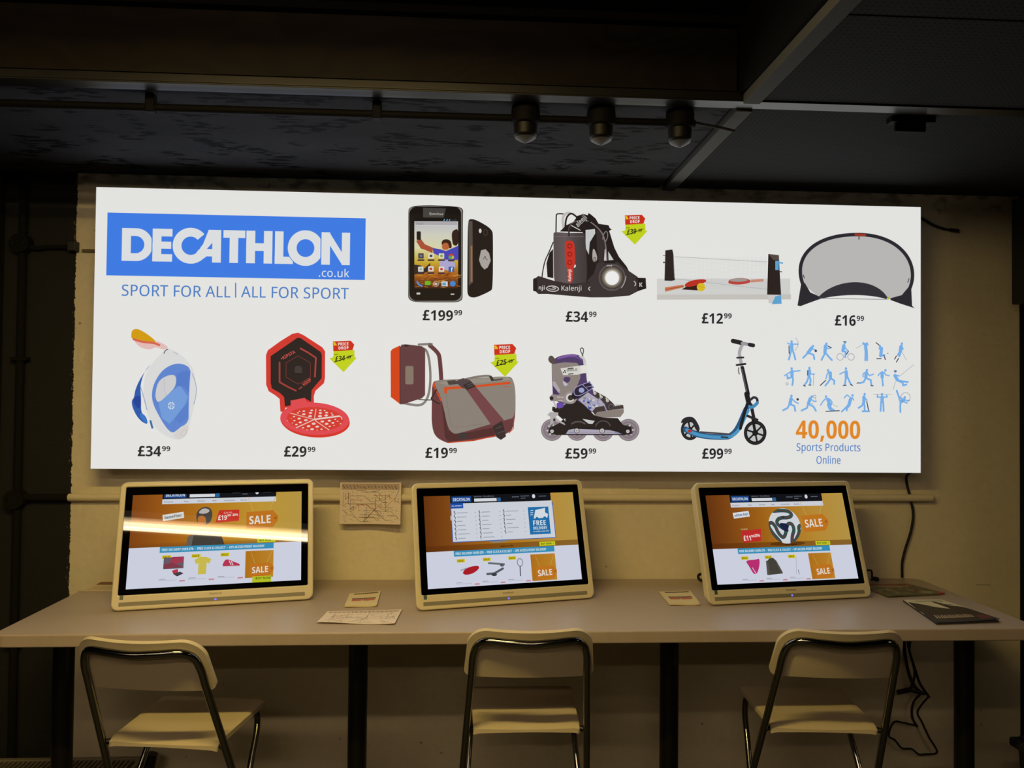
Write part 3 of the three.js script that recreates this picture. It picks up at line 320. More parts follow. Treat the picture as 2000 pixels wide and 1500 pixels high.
  if (kind === 1) {
    R('#2d66c4', 172, 62, 872, 300); R('#1e55b8', 172, 50, 256, 84); T('ALL SPORTS', 180, 72, 12, '#dce6f6', 'bold'); R('#dfe4ee', 176, 84, 868, 296); R('#dfe3ec', 256, 52, 866, 84);
    for (let c = 0; c < 3; c++) for (let r = 0; r < (c === 2 ? 6 : 7); r++) { const x = 192 + c * 165, y = 114 + r * 27; L('#4a4f5c', 4, x, y - 8, x + 4 + rnd() * 6, y + 2, x + rnd() * 8, y + 9); E('#4a4f5c', x + 4, y - 10, 3); R('#a9afbd', x + 18, y - 3, x + 50 + rnd() * 62, y + 2); R('#b9bfca', x + 138, y - 3, x + 146, y + 3); }
    R('#2478b8', 694, 92, 838, 272); P('#e8eff5', 745, 112, 815, 100, 812, 130, 832, 142, 825, 165, 728, 168); for (let i = 0; i < 3; i++) L('#e8eff5', 5, 712 - i * 2, 116 + i * 14, 728 - i * 2, 114 + i * 14); E('#2478b8', 752, 168, 10); E('#2478b8', 806, 166, 10); T('FREE', 718, 214, 47, '#eef4f8', 'bold', 0, 'sans-serif', 0.88); T('DELIVERY', 718, 240, 25, '#eef4f8', 'bold', 0, 'sans-serif', 0.86); T('on orders over £70', 718, 257, 12, '#dfeaf2', 'bold'); S('#8d8f8a', 400, 302, 480, 300, 560, 302, 520, 312, 440, 314); T('ready to ride', 480, 342, 15, '#2a1a10', 'bold'); R('#e9ecf2', 168, 130, 174, 160);
  }
  R('#3c9bc9', 176, 352, 852, 388); T('FREE DELIVERY OVER £70  -  FREE CLICK & COLLECT  -  UPS ACCESS POINT DELIVERY', 186, 378, 21, '#eef6fa', 'bold', 0, 'sans-serif', 0.74);
  for (let i = 0; i < 3; i++) { const x = 200 + i * 170; R('#e6d21e', x - 8, 405, x + 44, 426); T('SALE', x - 4, 422, 18, '#7a6d10', 'bold', -0.02); R('#a9adb9', x - 20, 548, x + 20, 552); R('#c3c6d0', x - 20, 556, x + 80, 559); R('#d98a96', x + 98, 560, x + 130, 568); }
  if (kind === 0) { R('#6d6470', 202, 418, 318, 488); P('#b0405a', 250, 416, 318, 416, 318, 450, 230, 470); P('#8d4050', 202, 460, 250, 450, 318, 480, 202, 486); P('#c23a52', 252, 500, 285, 490, 290, 515, 262, 520); P('#4a424c', 260, 520, 300, 508, 320, 520, 284, 536); P('#dccb55', 380, 440, 412, 424, 446, 424, 478, 440, 468, 466, 452, 460, 450, 530, 404, 530, 404, 460, 388, 466); S('#c43a5c', 548, 470, 566, 440, 610, 462, 650, 478, 648, 492, 600, 490, 545, 490); L('#f1e6e8', 5, 585, 456, 596, 480); L('#f1e6e8', 5, 598, 460, 608, 482); R('#d9d9dc', 545, 488, 648, 494); }
  if (kind === 1) { S('#b9202c', 222, 490, 250, 460, 330, 448, 336, 470, 290, 500, 240, 505); L('#9aa0a8', 6, 215, 474, 250, 464); L('#6f777c', 12, 400, 440, 470, 448, 500, 452); E('#5b6468', 486, 456, 14, 10); L('#59636a', 14, 385, 506, 430, 506, 490, 478); E('#3d464a', 430, 512, 18, 10); O('#8b9095', 5, 608, 446, 18, 24); L('#3a3f44', 6, 606, 470, 604, 530); }
  if (kind === 2) { S('#c8347c', 216, 430, 300, 428, 322, 420, 318, 460, 290, 520, 262, 520, 240, 468); L('#e8cbd8', 6, 262, 480, 282, 516); P('#4a4840', 392, 424, 420, 420, 440, 440, 462, 524, 388, 528, 370, 530, 366, 450); P('#5a574d', 366, 440, 380, 436, 384, 530, 360, 528); P('#5a574d', 440, 436, 476, 520, 462, 526); L('#b9bdc6', 3, 590, 420, 572, 530); L('#6d7076', 4, 590, 505, 592, 530); }
  R(ramp(682, 0, 852, 0, '#c07a1c', '#cc9030'), 682, 400, 852, 568); sale(704, 482, 0.72); if (kind === 0) { R('#c4d02a', 726, 560, 840, 600); T('BUY NOW', 745, 580, 20, '#5a6a14', 'bold'); }
  g.restore();
}
const pages = [0, 1, 2].map((k) => { const c = canvas(1024, 576); g = c.getContext('2d'); seed = 40 + k; drawPage(k); return texture(c); });
// ---------------------------------------------------------------- prints on the papers
function paper(w, h, fn) { const c = canvas(w, h); g = c.getContext('2d'); g.lineJoin = g.lineCap = 'round'; fn(w, h); return texture(c); }
const netMap = (s, faint) => paper(512, 352, (w, h) => {
  seed = s; R('#e2d3c6', 0, 0, w, h); const cols = ['#a8685c', '#6a6f90', '#8b8a5c', '#8a6a4a', '#5f5550', '#b07a58', '#7f7a8c', '#74564a'];
  R(faint ? '#c9b7a4' : '#b3a093', 14, 12, w - 14, 64); for (let i = 0; i < 16; i++) L(['#6f5f66', '#7c6a5a', '#8a7180'][i % 3], 7, 20 + i * 29 + rnd() * 10, 26 + rnd() * 10, 40 + i * 29, 44 + rnd() * 14);
  for (let i = 0; i < 34; i++) { const x = 24 + rnd() * 440, y = 72 + rnd() * 230, l = 40 + rnd() * 120, d = Math.floor(rnd() * 4), q = [[1, 0], [0, 1], [0.7, 0.7], [0.7, -0.7]]; const e = q[d], f = q[(d + 2) % 4]; L(cols[i % 8], faint ? 2.4 : 3.4, x, y, Math.min(w - 20, x + e[0] * l), Math.max(70, Math.min(h - 20, y + e[1] * l)), Math.min(w - 20, x + e[0] * l + f[0] * 40), Math.max(70, Math.min(h - 20, y + e[1] * l + f[1] * 40))); }
  for (let i = 0; i < 150; i++) { const x = 20 + rnd() * 470, y = 74 + rnd() * 262; R('rgba(95,78,70,0.55)', x, y, x + 8 + rnd() * 14, y + 2.5); }
  L('#6b4f3f', 4, 70, 90, 70, 185, 300, 185); L('#5d463a', 4, 300, 130, 300, 225, 200, 330); L('#b0584a', 4, 90, 152, 190, 152);
});
const card = (s) => paper(384, 256, (w, h) => { seed = s; R('#dccb9f', 0, 0, w, h); R('#8e7c66', 60, 14, 360, 34); for (let i = 0; i < 12; i++) R('#54483f', 70 + i * 24, 12, 84 + i * 24, 36); for (let i = 0; i < 26; i++) { const x = 60 + i * 11; P(['#b0604c', '#6f5f58', '#9c5a4c', '#5d555a'][i % 4], x, 150 + rnd() * 20, x + 5, 90 + rnd() * 30, x + 11, 150 + rnd() * 25); } R('#5b4a4a', 56, 112, 344, 128); R('#bf6a54', 66, 132, 170, 168); R('#bd6b56', 210, 132, 330, 165); });
const magazineA = paper(512, 384, (w, h) => { seed = 71; R('#5b5a3e', 0, 0, w, h); R('#8c4a3a', 0, 0, w, 60); for (let i = 0; i < 120; i++) E(['#47462f', '#6d6a48', '#7b4d3a', '#3c3b2c', '#8a8460'][i % 5], rnd() * w, 60 + rnd() * 300, 14 + rnd() * 46, 5 + rnd() * 12, rnd() * 3); for (let i = 0; i < 14; i++) R('#b39a7c', 30 + i * 30, 72, 48 + i * 30, 112); S('#8d8f6a', 330, 330, 400, 260, 480, 300, 440, 360); P('#a0482f', 440, 384, 512, 300, 512, 384); });
const magazineB = paper(512, 512, (w, h) => { seed = 81; R('#d8cfae', 0, 0, w, h); R('#a5a58a', 120, 30, 470, 60); S('#1f2019', 0, 40, 60, 80, 150, 120, 240, 200, 380, 250, 400, 320, 240, 330, 0, 470); S('#241b1d', 300, 40, 380, 80, 400, 160, 520, 200, 520, 470, 360, 360, 340, 240, 330, 140); L('#463930', 10, 380, 130, 470, 140); P('#241a1c', 0, 330, 200, 320, 520, 300, 520, 512, 0, 512); for (let i = 0; i < 15; i++) P('#e0c8a4', 60 + i * 22, 430, 72 + i * 22, 360 + (i % 3) * 8, 78 + i * 22, 362, 70 + i * 22, 432); R('#5a2730', 400, 400, 500, 480); R('#1b2030', 0, 480, w, h); });
const brochure = paper(384, 256, (w, h) => { R('#d3c2a4', 0, 0, w, h); R('#7d5a4c', 20, 110, 380, 150); R('#94715c', 150, 30, 380, 62); for (let i = 0; i < 8; i++) R('#a58a72', 30, 170 + i * 9, 340, 173 + i * 9); });
// ---------------------------------------------------------------- the setting
const planar = (geo, fn) => { const p = geo.attributes.position, n = geo.attributes.normal, u = new Float32Array(p.count * 2); for (let i = 0; i < p.count; i++) { const q = fn(p.getX(i), p.getY(i), p.getZ(i), n.getX(i), n.getY(i), n.getZ(i)); u[2 * i] = q[0]; u[2 * i + 1] = q[1]; } geo.setAttribute('uv', new THREE.BufferAttribute(u, 2)); return geo; };
const CREAM = [222, 210, 180], BLACK = [20, 20, 17];
// back wall: cream paint with a hand-cut black painted end, plaster ridges, dirt along the top
const WX0 = -2, WW = 4.2, WY = 2.3, TW = 2048, TH = 1122;
const wallAt = (x, y) => [WX0 + x / TW * WW, WY - y / TH * WY];
const edgeAt = (Y) => -1.459 + 0.004 * perlin.noise(Y * 9, 3, 1) + 0.004 * perlin.noise(Y * 45, 7, 2) + 0.0025 * perlin.noise(Y * 140, 2, 5);
const wallColour = painted(TW, TH, (x, y) => {
  const [X, Y] = wallAt(x, y); let c = CREAM, k = 1 + 0.05 * fbm(X * 3, Y * 3, 1) + 0.03 * fbm(X * 40, Y * 40, 2, 2);
  const grime = Math.max(0, fbm(X * 14, Y * 30, 9) + (Y - 2.215) * 5); if (Y > 2.12) k *= 1 - Math.min(0.6, grime * 0.9);
  if (fbm(X * 7, Y * 7, 33, 3) > 0.4) k *= 0.975; if (perlin.noise(X * 60, Y * 60, 4) > 0.78) k *= 0.72;
  if (X < edgeAt(Y)) { c = BLACK; k = 1 + 0.25 * fbm(X * 10, Y * 10, 3) + 0.1 * fbm(X * 60, Y * 60, 5, 2); if (X > edgeAt(Y) - 0.01 && perlin.noise(X * 200, Y * 60, 8) > 0.45) { c = CREAM; k = 0.55; } }
  return c.map((v) => v * k);
});
{ const q = wallColour.getContext('2d'); q.strokeStyle = 'rgba(96,80,50,0.55)'; q.lineCap = 'round'; const to = (X, Y) => [(X - WX0) / WW * TW, (WY - Y) / WY * TH]; const mark = (w, ...p) => { q.lineWidth = w; q.beginPath(); p.forEach(([X, Y], i) => q[i ? 'lineTo' : 'moveTo'](...to(X, Y))); q.stroke(); };
  mark(1.2, [1.61, 0.876], [1.66, 0.874]); mark(1.5, [-1.4, 2.048], [-1.398, 2.046]); for (let i = 0; i < 26; i++) { const X = -1.4 + rnd() * 2.9, Y = 2.18 + rnd() * 0.04; mark(1 + rnd(), [X, Y], [X + 0.02 * (rnd() - 0.5), Y - 0.01 - rnd() * 0.03]); } mark(1, [0.42, 1.205], [0.6, 1.204]); }
const wallBump = painted(TW, TH, (x, y) => {
  const [X, Y] = wallAt(x, y), ridge = X + 0.355 + 0.006 * perlin.noise(Y * 12, 1, 1);
  let h = 128 + 60 * fbm(X * 5, Y * 5, 6, 3) + 26 * fbm(X * 60, Y * 60, 7, 3);
  h += 60 * Math.exp(-((ridge / 0.006) ** 2)) * (0.5 + perlin.noise(Y * 80, X * 40, 3)); const b = perlin.noise(X * 26, Y * 18, 12); if (b > 0.5) h += (b - 0.5) * 160;
  return [h, h, h];
});
const M = {
  wall: std(0xffffff, 0.82, 0, { map: texture(wallColour), bumpMap: texture(wallBump, false), bumpScale: 0.006 }),
  black: matte(0x161612), dark: matte(0x100f0c), cream: std(0xdacdae, 0.7), floor: std(0x3a3430, 0.75),
  steel: new THREE.MeshStandardMaterial({ color: 0x8a8a88, roughness: 0.14, metalness: 1 }), darkSteel: new THREE.MeshStandardMaterial({ color: 0x34332f, roughness: 0.35, metalness: 0.85 }),
  ceilingBlack: matte(0x0b0a0a, { roughness: 0.7 }), plasticBlack: std(0x0e0d0d, 0.45), rubber: std(0x131211, 0.8),
};
struct('wall_back', planar(box(-3.3, 5.3, -0.1, 2.6, -0.2, 0), (x, y) => [(x - WX0) / WW, y / WY]), M.wall);
struct('wall_left', box(-3.4, -3.2, -0.1, 2.6, -0.2, 6.4), M.dark);
struct('wall_right', box(5.2, 5.4, -0.1, 2.6, -0.2, 6.4), M.dark);
struct('wall_front', box(-3.4, 5.4, -0.1, 2.6, 6.2, 6.4), M.dark);
const floorGrain = painted(512, 512, (x, y) => { const v = 58 + 40 * fbm(x / 40, y / 40, 3) + 18 * fbm(x / 6, y / 6, 4, 2); return [v, v * 0.92, v * 0.84]; });
const floorMap = texture(floorGrain); floorMap.wrapS = floorMap.wrapT = THREE.RepeatWrapping;
struct('floor', planar(box(-3.4, 5.4, -0.12, 0, -0.2, 6.4), (x, y, z) => [x, z]), std(0xffffff, 0.7, 0, { map: floorMap }));
struct('ceiling', box(-3.4, 5.4, 2.436, 2.6, -0.2, 6.4), matte(0x0d0c0b));
// the low soffit over the table: grey paint blotched with black
const soffit = painted(2048, 512, (x, y) => { const X = x / 2048 * 3.7, Z = y / 512 * 0.76; let v = 49 + 15 * fbm(X * 3, Z * 5, 2, 3) + 5 * fbm(X * 50, Z * 50, 3, 2); const cell = perlin.noise(X * 7.6, Z * 10, 21), st = fbm(X * 16, Z * 55, 22, 4) ; if (cell > 0.02 && st > 0) v *= 1 - Math.min(0.8, (cell - 0.02) * 5 * Math.min(1, st * 12)); return [v, v, v * 1.03]; });
struct('ceiling_soffit', planar(box(-3.2, 0.482, 2.236, 2.436, 0, 0.755), (x, y, z) => [(x + 3.2) / 3.7, z / 0.76]), matte(0xffffff, { map: texture(soffit) }));
const swirl = painted(1024, 128, (x, y) => { const X = x / 1024 * 3.7, Y = y / 128 * 0.2, a = Math.sin(60 * (fbm(X * 1.6, Y * 3, 4, 3) + 0.3 * Y)); let v = 28 + 5 * fbm(X * 9, Y * 12, 5) + 3 * a; return [v, v * 0.8, v * 0.48]; });
struct('beam', [planar(box(-3.2, 0.482, 2.262, 2.436, 0.756, 0.778), (x, y) => [(x + 3.2) / 3.7, (y - 2.24) / 0.2])], matte(0xffffff, { map: texture(swirl), roughness: 0.6 }));
struct('trim_1', [rbox(-3.2, 0.482, 2.414, 2.434, 0.779, 0.806, 0.003)], M.dark);                    // ledge along the head of the beam
struct('trim_2', [rbox(-3.2, 5.2, 2.238, 2.258, 0.757, 0.785, 0.002), rbox(-3.2, 5.2, 2.232, 2.2365, 0.745, 0.79, 0.001)], new THREE.MeshStandardMaterial({ color: 0x2e2c26, roughness: 0.35, metalness: 0.7 }));   // steel angle under the beam
struct('trim_3', [rbox(0.494, 0.535, 2.226, 2.25, 0.79, 6.2, 0.002), rbox(0.494, 0.535, 2.226, 2.25, 0.002, 0.742, 0.002)], matte(0x5a5a57));
struct('trim_4', [box(0.4845, 0.535, 2.251, 2.435, 0.79, 6.2)], M.dark);    // batten running out from the wall
// perforated ceiling to the right of the batten
const holeMap = (() => { const c = painted(128, 128, (x, y) => { const v = 42 + 6 * fbm(x / 9, y / 9, 3, 2), d = Math.hypot(x - 64, y - 64); const k = d < 22 ? 0.12 : 1; return [v * k, v * k, v * k]; }); const t = texture(c); t.wrapS = t.wrapT = THREE.RepeatWrapping; return t; })();
const holeBump = (() => { const c = painted(128, 128, (x, y) => { const v = Math.hypot(x - 64, y - 64) < 19 ? 0 : 200; return [v, v, v]; }); const t = texture(c, false); t.wrapS = t.wrapT = THREE.RepeatWrapping; return t; })();
const perforated = matte(0xffffff, { map: holeMap, bumpMap: holeBump, bumpScale: 0.004 });
const tiles = new THREE.Group(); tiles.name = 'ceiling_tiles'; tiles.userData.kind = 'structure'; scene.add(tiles);
for (const [x0, x1] of [[0.537, 1.756], [1.76, 2.976], [2.98, 5.2]]) for (const [z0, z1] of [[0, 0.742], [0.79, 1.212], [1.216, 1.82], [1.824, 2.43], [2.434, 6.2]]) mesh('panel', planar(rbox(x0, x1, 2.236, 2.262, z0, z1, 0.002, 2), (x, y, z) => [x / 0.0138, z / 0.0138]), perforated, tiles);
// dark pier closing the wall on the right
struct('pillar', rbox(1.765, 2.3, 0, 2.235, 0.001, 0.2, 0.004), M.dark);
// ---------------------------------------------------------------- lamps behind the camera: what lights the wall and shines in the left display
const tubeGlass = new THREE.MeshStandardMaterial({ color: 0xf5ead0, roughness: 0.4, emissive: LAMP, emissiveIntensity: TUBE_GLOW });
const lampBody = std(0xd8d2c2, 0.5);
function batten(x, y, z, len, level, label, colour = LAMP) {
  const t = thing('fluorescent_light', label, 'lamp', [x, y, z], 0, 'warm tube lights behind the camera');
  mesh('body', [rbox(-len / 2, len / 2, 0.012, 0.056, -0.055, 0.055, 0.006)], lampBody, t);
  mesh('tube', new THREE.CylinderGeometry(0.017, 0.017, len - 0.08, 20, 1).rotateZ(Math.PI / 2).translate(0, -0.012, 0), tubeGlass, t);
  for (const s of [-1, 1]) mesh('end_cap', rbox(s * len / 2 - 0.025, s * len / 2 + 0.025, -0.034, 0.02, -0.024, 0.024, 0.004), lampBody, t);
  const l = new THREE.RectAreaLight(colour, level, len - 0.1, 0.045); l.position.set(x, y - 0.036, z); l.rotation.x = -Math.PI / 2; l.name = 'tube_light'; scene.add(l);
}
batten(-0.62, 2.38, 1.68, 1.1, KEY_LEVEL, 'warm tube light in the ceiling recess, the one nearest the beam', WARM);
batten(-0.37, 2.38, 2.68, 1.56, LAMP_LEVEL, 'warm tube light on the ceiling, the one mirrored in the display with the cyclist');
batten(-1.98, 2.38, 2.68, 1.56, LAMP_LEVEL, 'warm tube light on the ceiling, end to end with the mirrored one');
batten(-0.37, 2.38, 3.98, 1.56, LAMP_FAR_LEVEL, 'warm tube light in the second row, behind the mirrored one');
batten(-1.98, 2.38, 3.98, 1.56, LAMP_FAR_LEVEL, 'warm tube light in the second row, near the dark side wall');
batten(4.0, 2.18, 2.27, 1.2, 30, 'warm tube light under the perforated ceiling');

// ---------------------------------------------------------------- lightbox
{
  const x0 = -1.35, x1 = 1.35, y0 = 1.2726, y1 = 2.1652;
  const t = thing('lightbox_sign', 'long white backlit lightbox with sports goods and prices, above the table', 'sign', [0, y0, 0]);
  mesh('frame', [box(x0 + 0.002, x1 - 0.002, 0, 0.012, 0.001, 0.094), box(x0 + 0.002, x1 - 0.002, y1 - y0 - 0.012, y1 - y0, 0.001, 0.094), box(x0 + 0.002, x0 + 0.014, 0.012, y1 - y0 - 0.012, 0.001, 0.094), box(x1 - 0.014, x1 - 0.002, 0.012, y1 - y0 - 0.012, 0.001, 0.094)], std(0xb9b4ae, 0.45, 0.4), t);
  mesh('back_board', box(x0 + 0.014, x1 - 0.014, 0.012, y1 - y0 - 0.012, 0.001, 0.006), std(0xcfcac2, 0.8), t);
  const half = (i) => planar(box(i ? 0 : x0, i ? x1 : 0, 0, y1 - y0, 0.094, 0.1), (x, y) => [(x - (i ? 0 : x0)) / 1.35, y / (y1 - y0)]);
  const print = (m) => new THREE.MeshStandardMaterial({ color: 0x2a2a2a, map: m, roughness: 0.8, emissive: 0xffffff, emissiveMap: m, emissiveIntensity: SIGN_GLOW });
  const h0 = half(0), h1 = half(1), G = mergeGeometries([h0, h1], true); const p = mesh('print_panel', G, signHalves.map(print), t); p.userData.label = 'white printed panel lit from behind';
  for (const i of [0, 1, 2]) { const l = new THREE.RectAreaLight(new THREE.Color().setRGB(0.93, 0.97, 1), SIGN_LIGHT, 0.89, 0.87); l.position.set(-0.9 + 0.9 * i, (y0 + y1) / 2, 0.104); l.rotation.y = Math.PI; l.name = 'lightbox_light'; scene.add(l); }
  tag(mesh('power_cable', tube([[1.352, 1.274, 0.05], [1.353, 1.25, 0.01], [1.366, 1.182, 0.008], [1.378, 1.124, 0.008], [1.371, 1.067, 0.008], [1.349, 0.997, 0.008], [1.339, 0.953, 0.008], [1.34, 0.915, 0.006], [1.341, 0.903, 0.004]], 0.0042), M.rubber), 'black cable hanging in a wave from the lightbox to the table', 'cable');
  const pc = thing('sensor_cable', 'short dark cable with a plug end, leaving the lightbox on the cream wall', 'cable', [1.35, 2.15, 0.012]);
  mesh('cord', tube([[-0.01, 0.006, 0.03], [0.02, 0.004, 0], [0.054, 0.001, -0.004], [0.1, -0.022, -0.006], [0.146, -0.036, -0.006], [0.165, -0.038, -0.006]], 0.0045), M.rubber, pc); mesh('plug', rod([0.163, -0.038, -0.005], [0.19, -0.041, -0.005], 0.0065), M.plasticBlack, pc);
}

// ---------------------------------------------------------------- table
{
  const laminate = painted(1024, 256, (x, y) => { const v = 1 + 0.03 * fbm(x / 60, y / 60, 2) + 0.02 * fbm(x / 5, y / 5, 3, 2); return [172 * v, 156 * v, 144 * v]; });
  const t = thing('long_table', 'long pale laminate wall table on four dark posts', 'table', [0.02, 0, 0]);
  const s = rrect(-1.376, -0.594, 1.376, -0.004, 0.035); mesh('tabletop', planar(extrude(s, 0.033, 0.004).rotateX(-Math.PI / 2).translate(0, 0.867, 0), (x, y, z) => [(x + 1.4) / 2.8, z / 0.7]), std(0xffffff, 0.42, 0, { map: texture(laminate) }), t);
  for (const x of [-1.34, -0.498, 0.43, 1.368 - 0.02]) {
    const l = mesh('leg', new THREE.CylinderGeometry(0.028, 0.028, 0.845, 28).translate(x, 0.4285, 0.3), M.darkSteel, t);
    mesh('mounting_plate', new THREE.CylinderGeometry(0.06, 0.06, 0.008, 28).translate(x, 0.863, 0.3), M.darkSteel, l); mesh('foot', new THREE.CylinderGeometry(0.032, 0.036, 0.02, 28).translate(x, 0.01, 0.3), M.rubber, l);
  }
}

// ---------------------------------------------------------------- bar stools
const seatWhite = std(0xcfc0a2, 0.5);
function makeStool() {
  const t = thing('bar_stool', '', 'bar stool');
  const za = (y) => -0.2 + 0.426 * y / 0.93, wa = (y) => 0.207 - 0.0675 * y / 0.93, bow = (x) => 0.026 * (1 - (x / 0.15) ** 2);
  const yt = 0.898, c = [];
  for (const y of [0.012, 0.3, 0.6, 0.8]) c.push([-wa(y), y, za(y)]);
  c.push([-wa(0.85), 0.852, za(0.85)], [-0.135, 0.882, za(0.88)], [-0.113, yt, za(yt) + bow(0.113)], [-0.06, yt - 0.001, za(yt) + bow(0.06)], [0, yt - 0.004, za(yt) + bow(0)]);
  const pts = [...c, ...c.slice(0, -1).reverse().map(([x, y, z]) => [-x, y, z])];
  mesh('back_frame', tube(pts, 0.0095, 200, 16), M.steel, t);
  const wb = (y) => wa(y) - 0.017, zb = (y) => 0.225 - 0.39 * y / 0.6, d = [];
  for (const y of [0.012, 0.3, 0.5]) d.push([-wb(y), y, zb(y)]); d.push([-wb(0.58), 0.575, zb(0.58)], [-wb(0.6) + 0.012, 0.606, zb(0.61) - 0.002], [-0.1, 0.612, zb(0.615)], [0, 0.612, zb(0.615)]);
  mesh('front_frame', tube([...d, ...d.slice(0, -1).reverse().map(([x, y, z]) => [-x, y, z])], 0.0085, 160, 14), M.steel, t);
  mesh('footrest', rod([-wa(0.26), 0.26, za(0.26)], [wa(0.26), 0.26, za(0.26)], 0.008), M.steel, t);
  for (const [x, y, z] of [[wa(0), 0, za(0)], [-wa(0), 0, za(0)], [wb(0), 0, zb(0)], [-wb(0), 0, zb(0)]]) mesh('foot_cap', new THREE.CylinderGeometry(0.0125, 0.014, 0.03, 16).translate(x, 0.015, z), M.rubber, t);
  for (const s of [-1, 1]) mesh('pivot', rod([s * 0.138, 0.618, 0.07], [s * (wa(0.62) + 0.004), 0.614, za(0.614)], 0.007), M.plasticBlack, t);
  const top = (x) => { const a = Math.abs(x), w = 0.156, r = 0.05; return 0.927 - 0.006 * Math.cos(x / 0.15 * 1.5) - (a > w - r ? r - Math.sqrt(Math.max(0, r * r - (a - w + r) ** 2)) : 0); };
  const bot = (x) => { const a = Math.abs(x), w = 0.156, r = 0.02; return 0.786 + 0.004 * Math.cos(x / 0.15 * 1.5) + (a > w - r ? r - Math.sqrt(Math.max(0, r * r - (a - w + r) ** 2)) : 0); };
  mesh('backrest', slab(64, 14, (u, v) => { const e = 0.5 - 0.5 * Math.cos(u * Math.PI), x = (e - 0.5) * 0.3116, y = THREE.MathUtils.lerp(bot(x), top(x), v), flare = 1.02 + 0.07 * (0.9 - y) / 0.11; return V(x * flare, y, za(y) - 0.011 + bow(x)); }, () => V(0, 0.004, -0.009)).scale(1, 1, 1), seatWhite, t);
  mesh('seat', slab(40, 30, (u, v) => { const z = THREE.MathUtils.lerp(0.086, -0.194, v), w = THREE.MathUtils.lerp(0.143, 0.153, v), x = (u - 0.5) * 2 * w, q = Math.max(0, (z - 0.055) / 0.031); return V(x, 0.632 - 0.004 * (1 - (x / w) ** 2) * (1 - v) - 0.009 * q * q - 0.003 * Math.max(0, 1 - (1 - Math.abs(u - 0.5) * 2) * 9), z); }, (u, v) => V(0, -0.013 + 0.006 * Math.sin(u * Math.PI) * (v < 0.06 ? 1 : 0), 0)), seatWhite, t);
  return t;
}
{
  const proto = makeStool();
  [[-0.9158, 0.5042, -0.1338, 'white folding bar stool with chrome tube frame, nearest the black painted wall'], [0.0045, 0.4427, -0.012, 'white folding bar stool with chrome tube frame, before the display with the open menu'], [0.816, 0.469, -0.0766, 'white folding bar stool with chrome tube frame, nearest the dangling black cables']].forEach(([x, z, a, label], i) => {
    const o = i ? proto.clone() : proto; if (i) { o.name = numbered('bar_stool'); scene.add(o); o.userData = { ...o.userData }; }
    o.position.set(x, 0, z); o.rotation.y = a; o.userData.label = label; o.userData.group = 'bar stools along the wall table';
  });
}

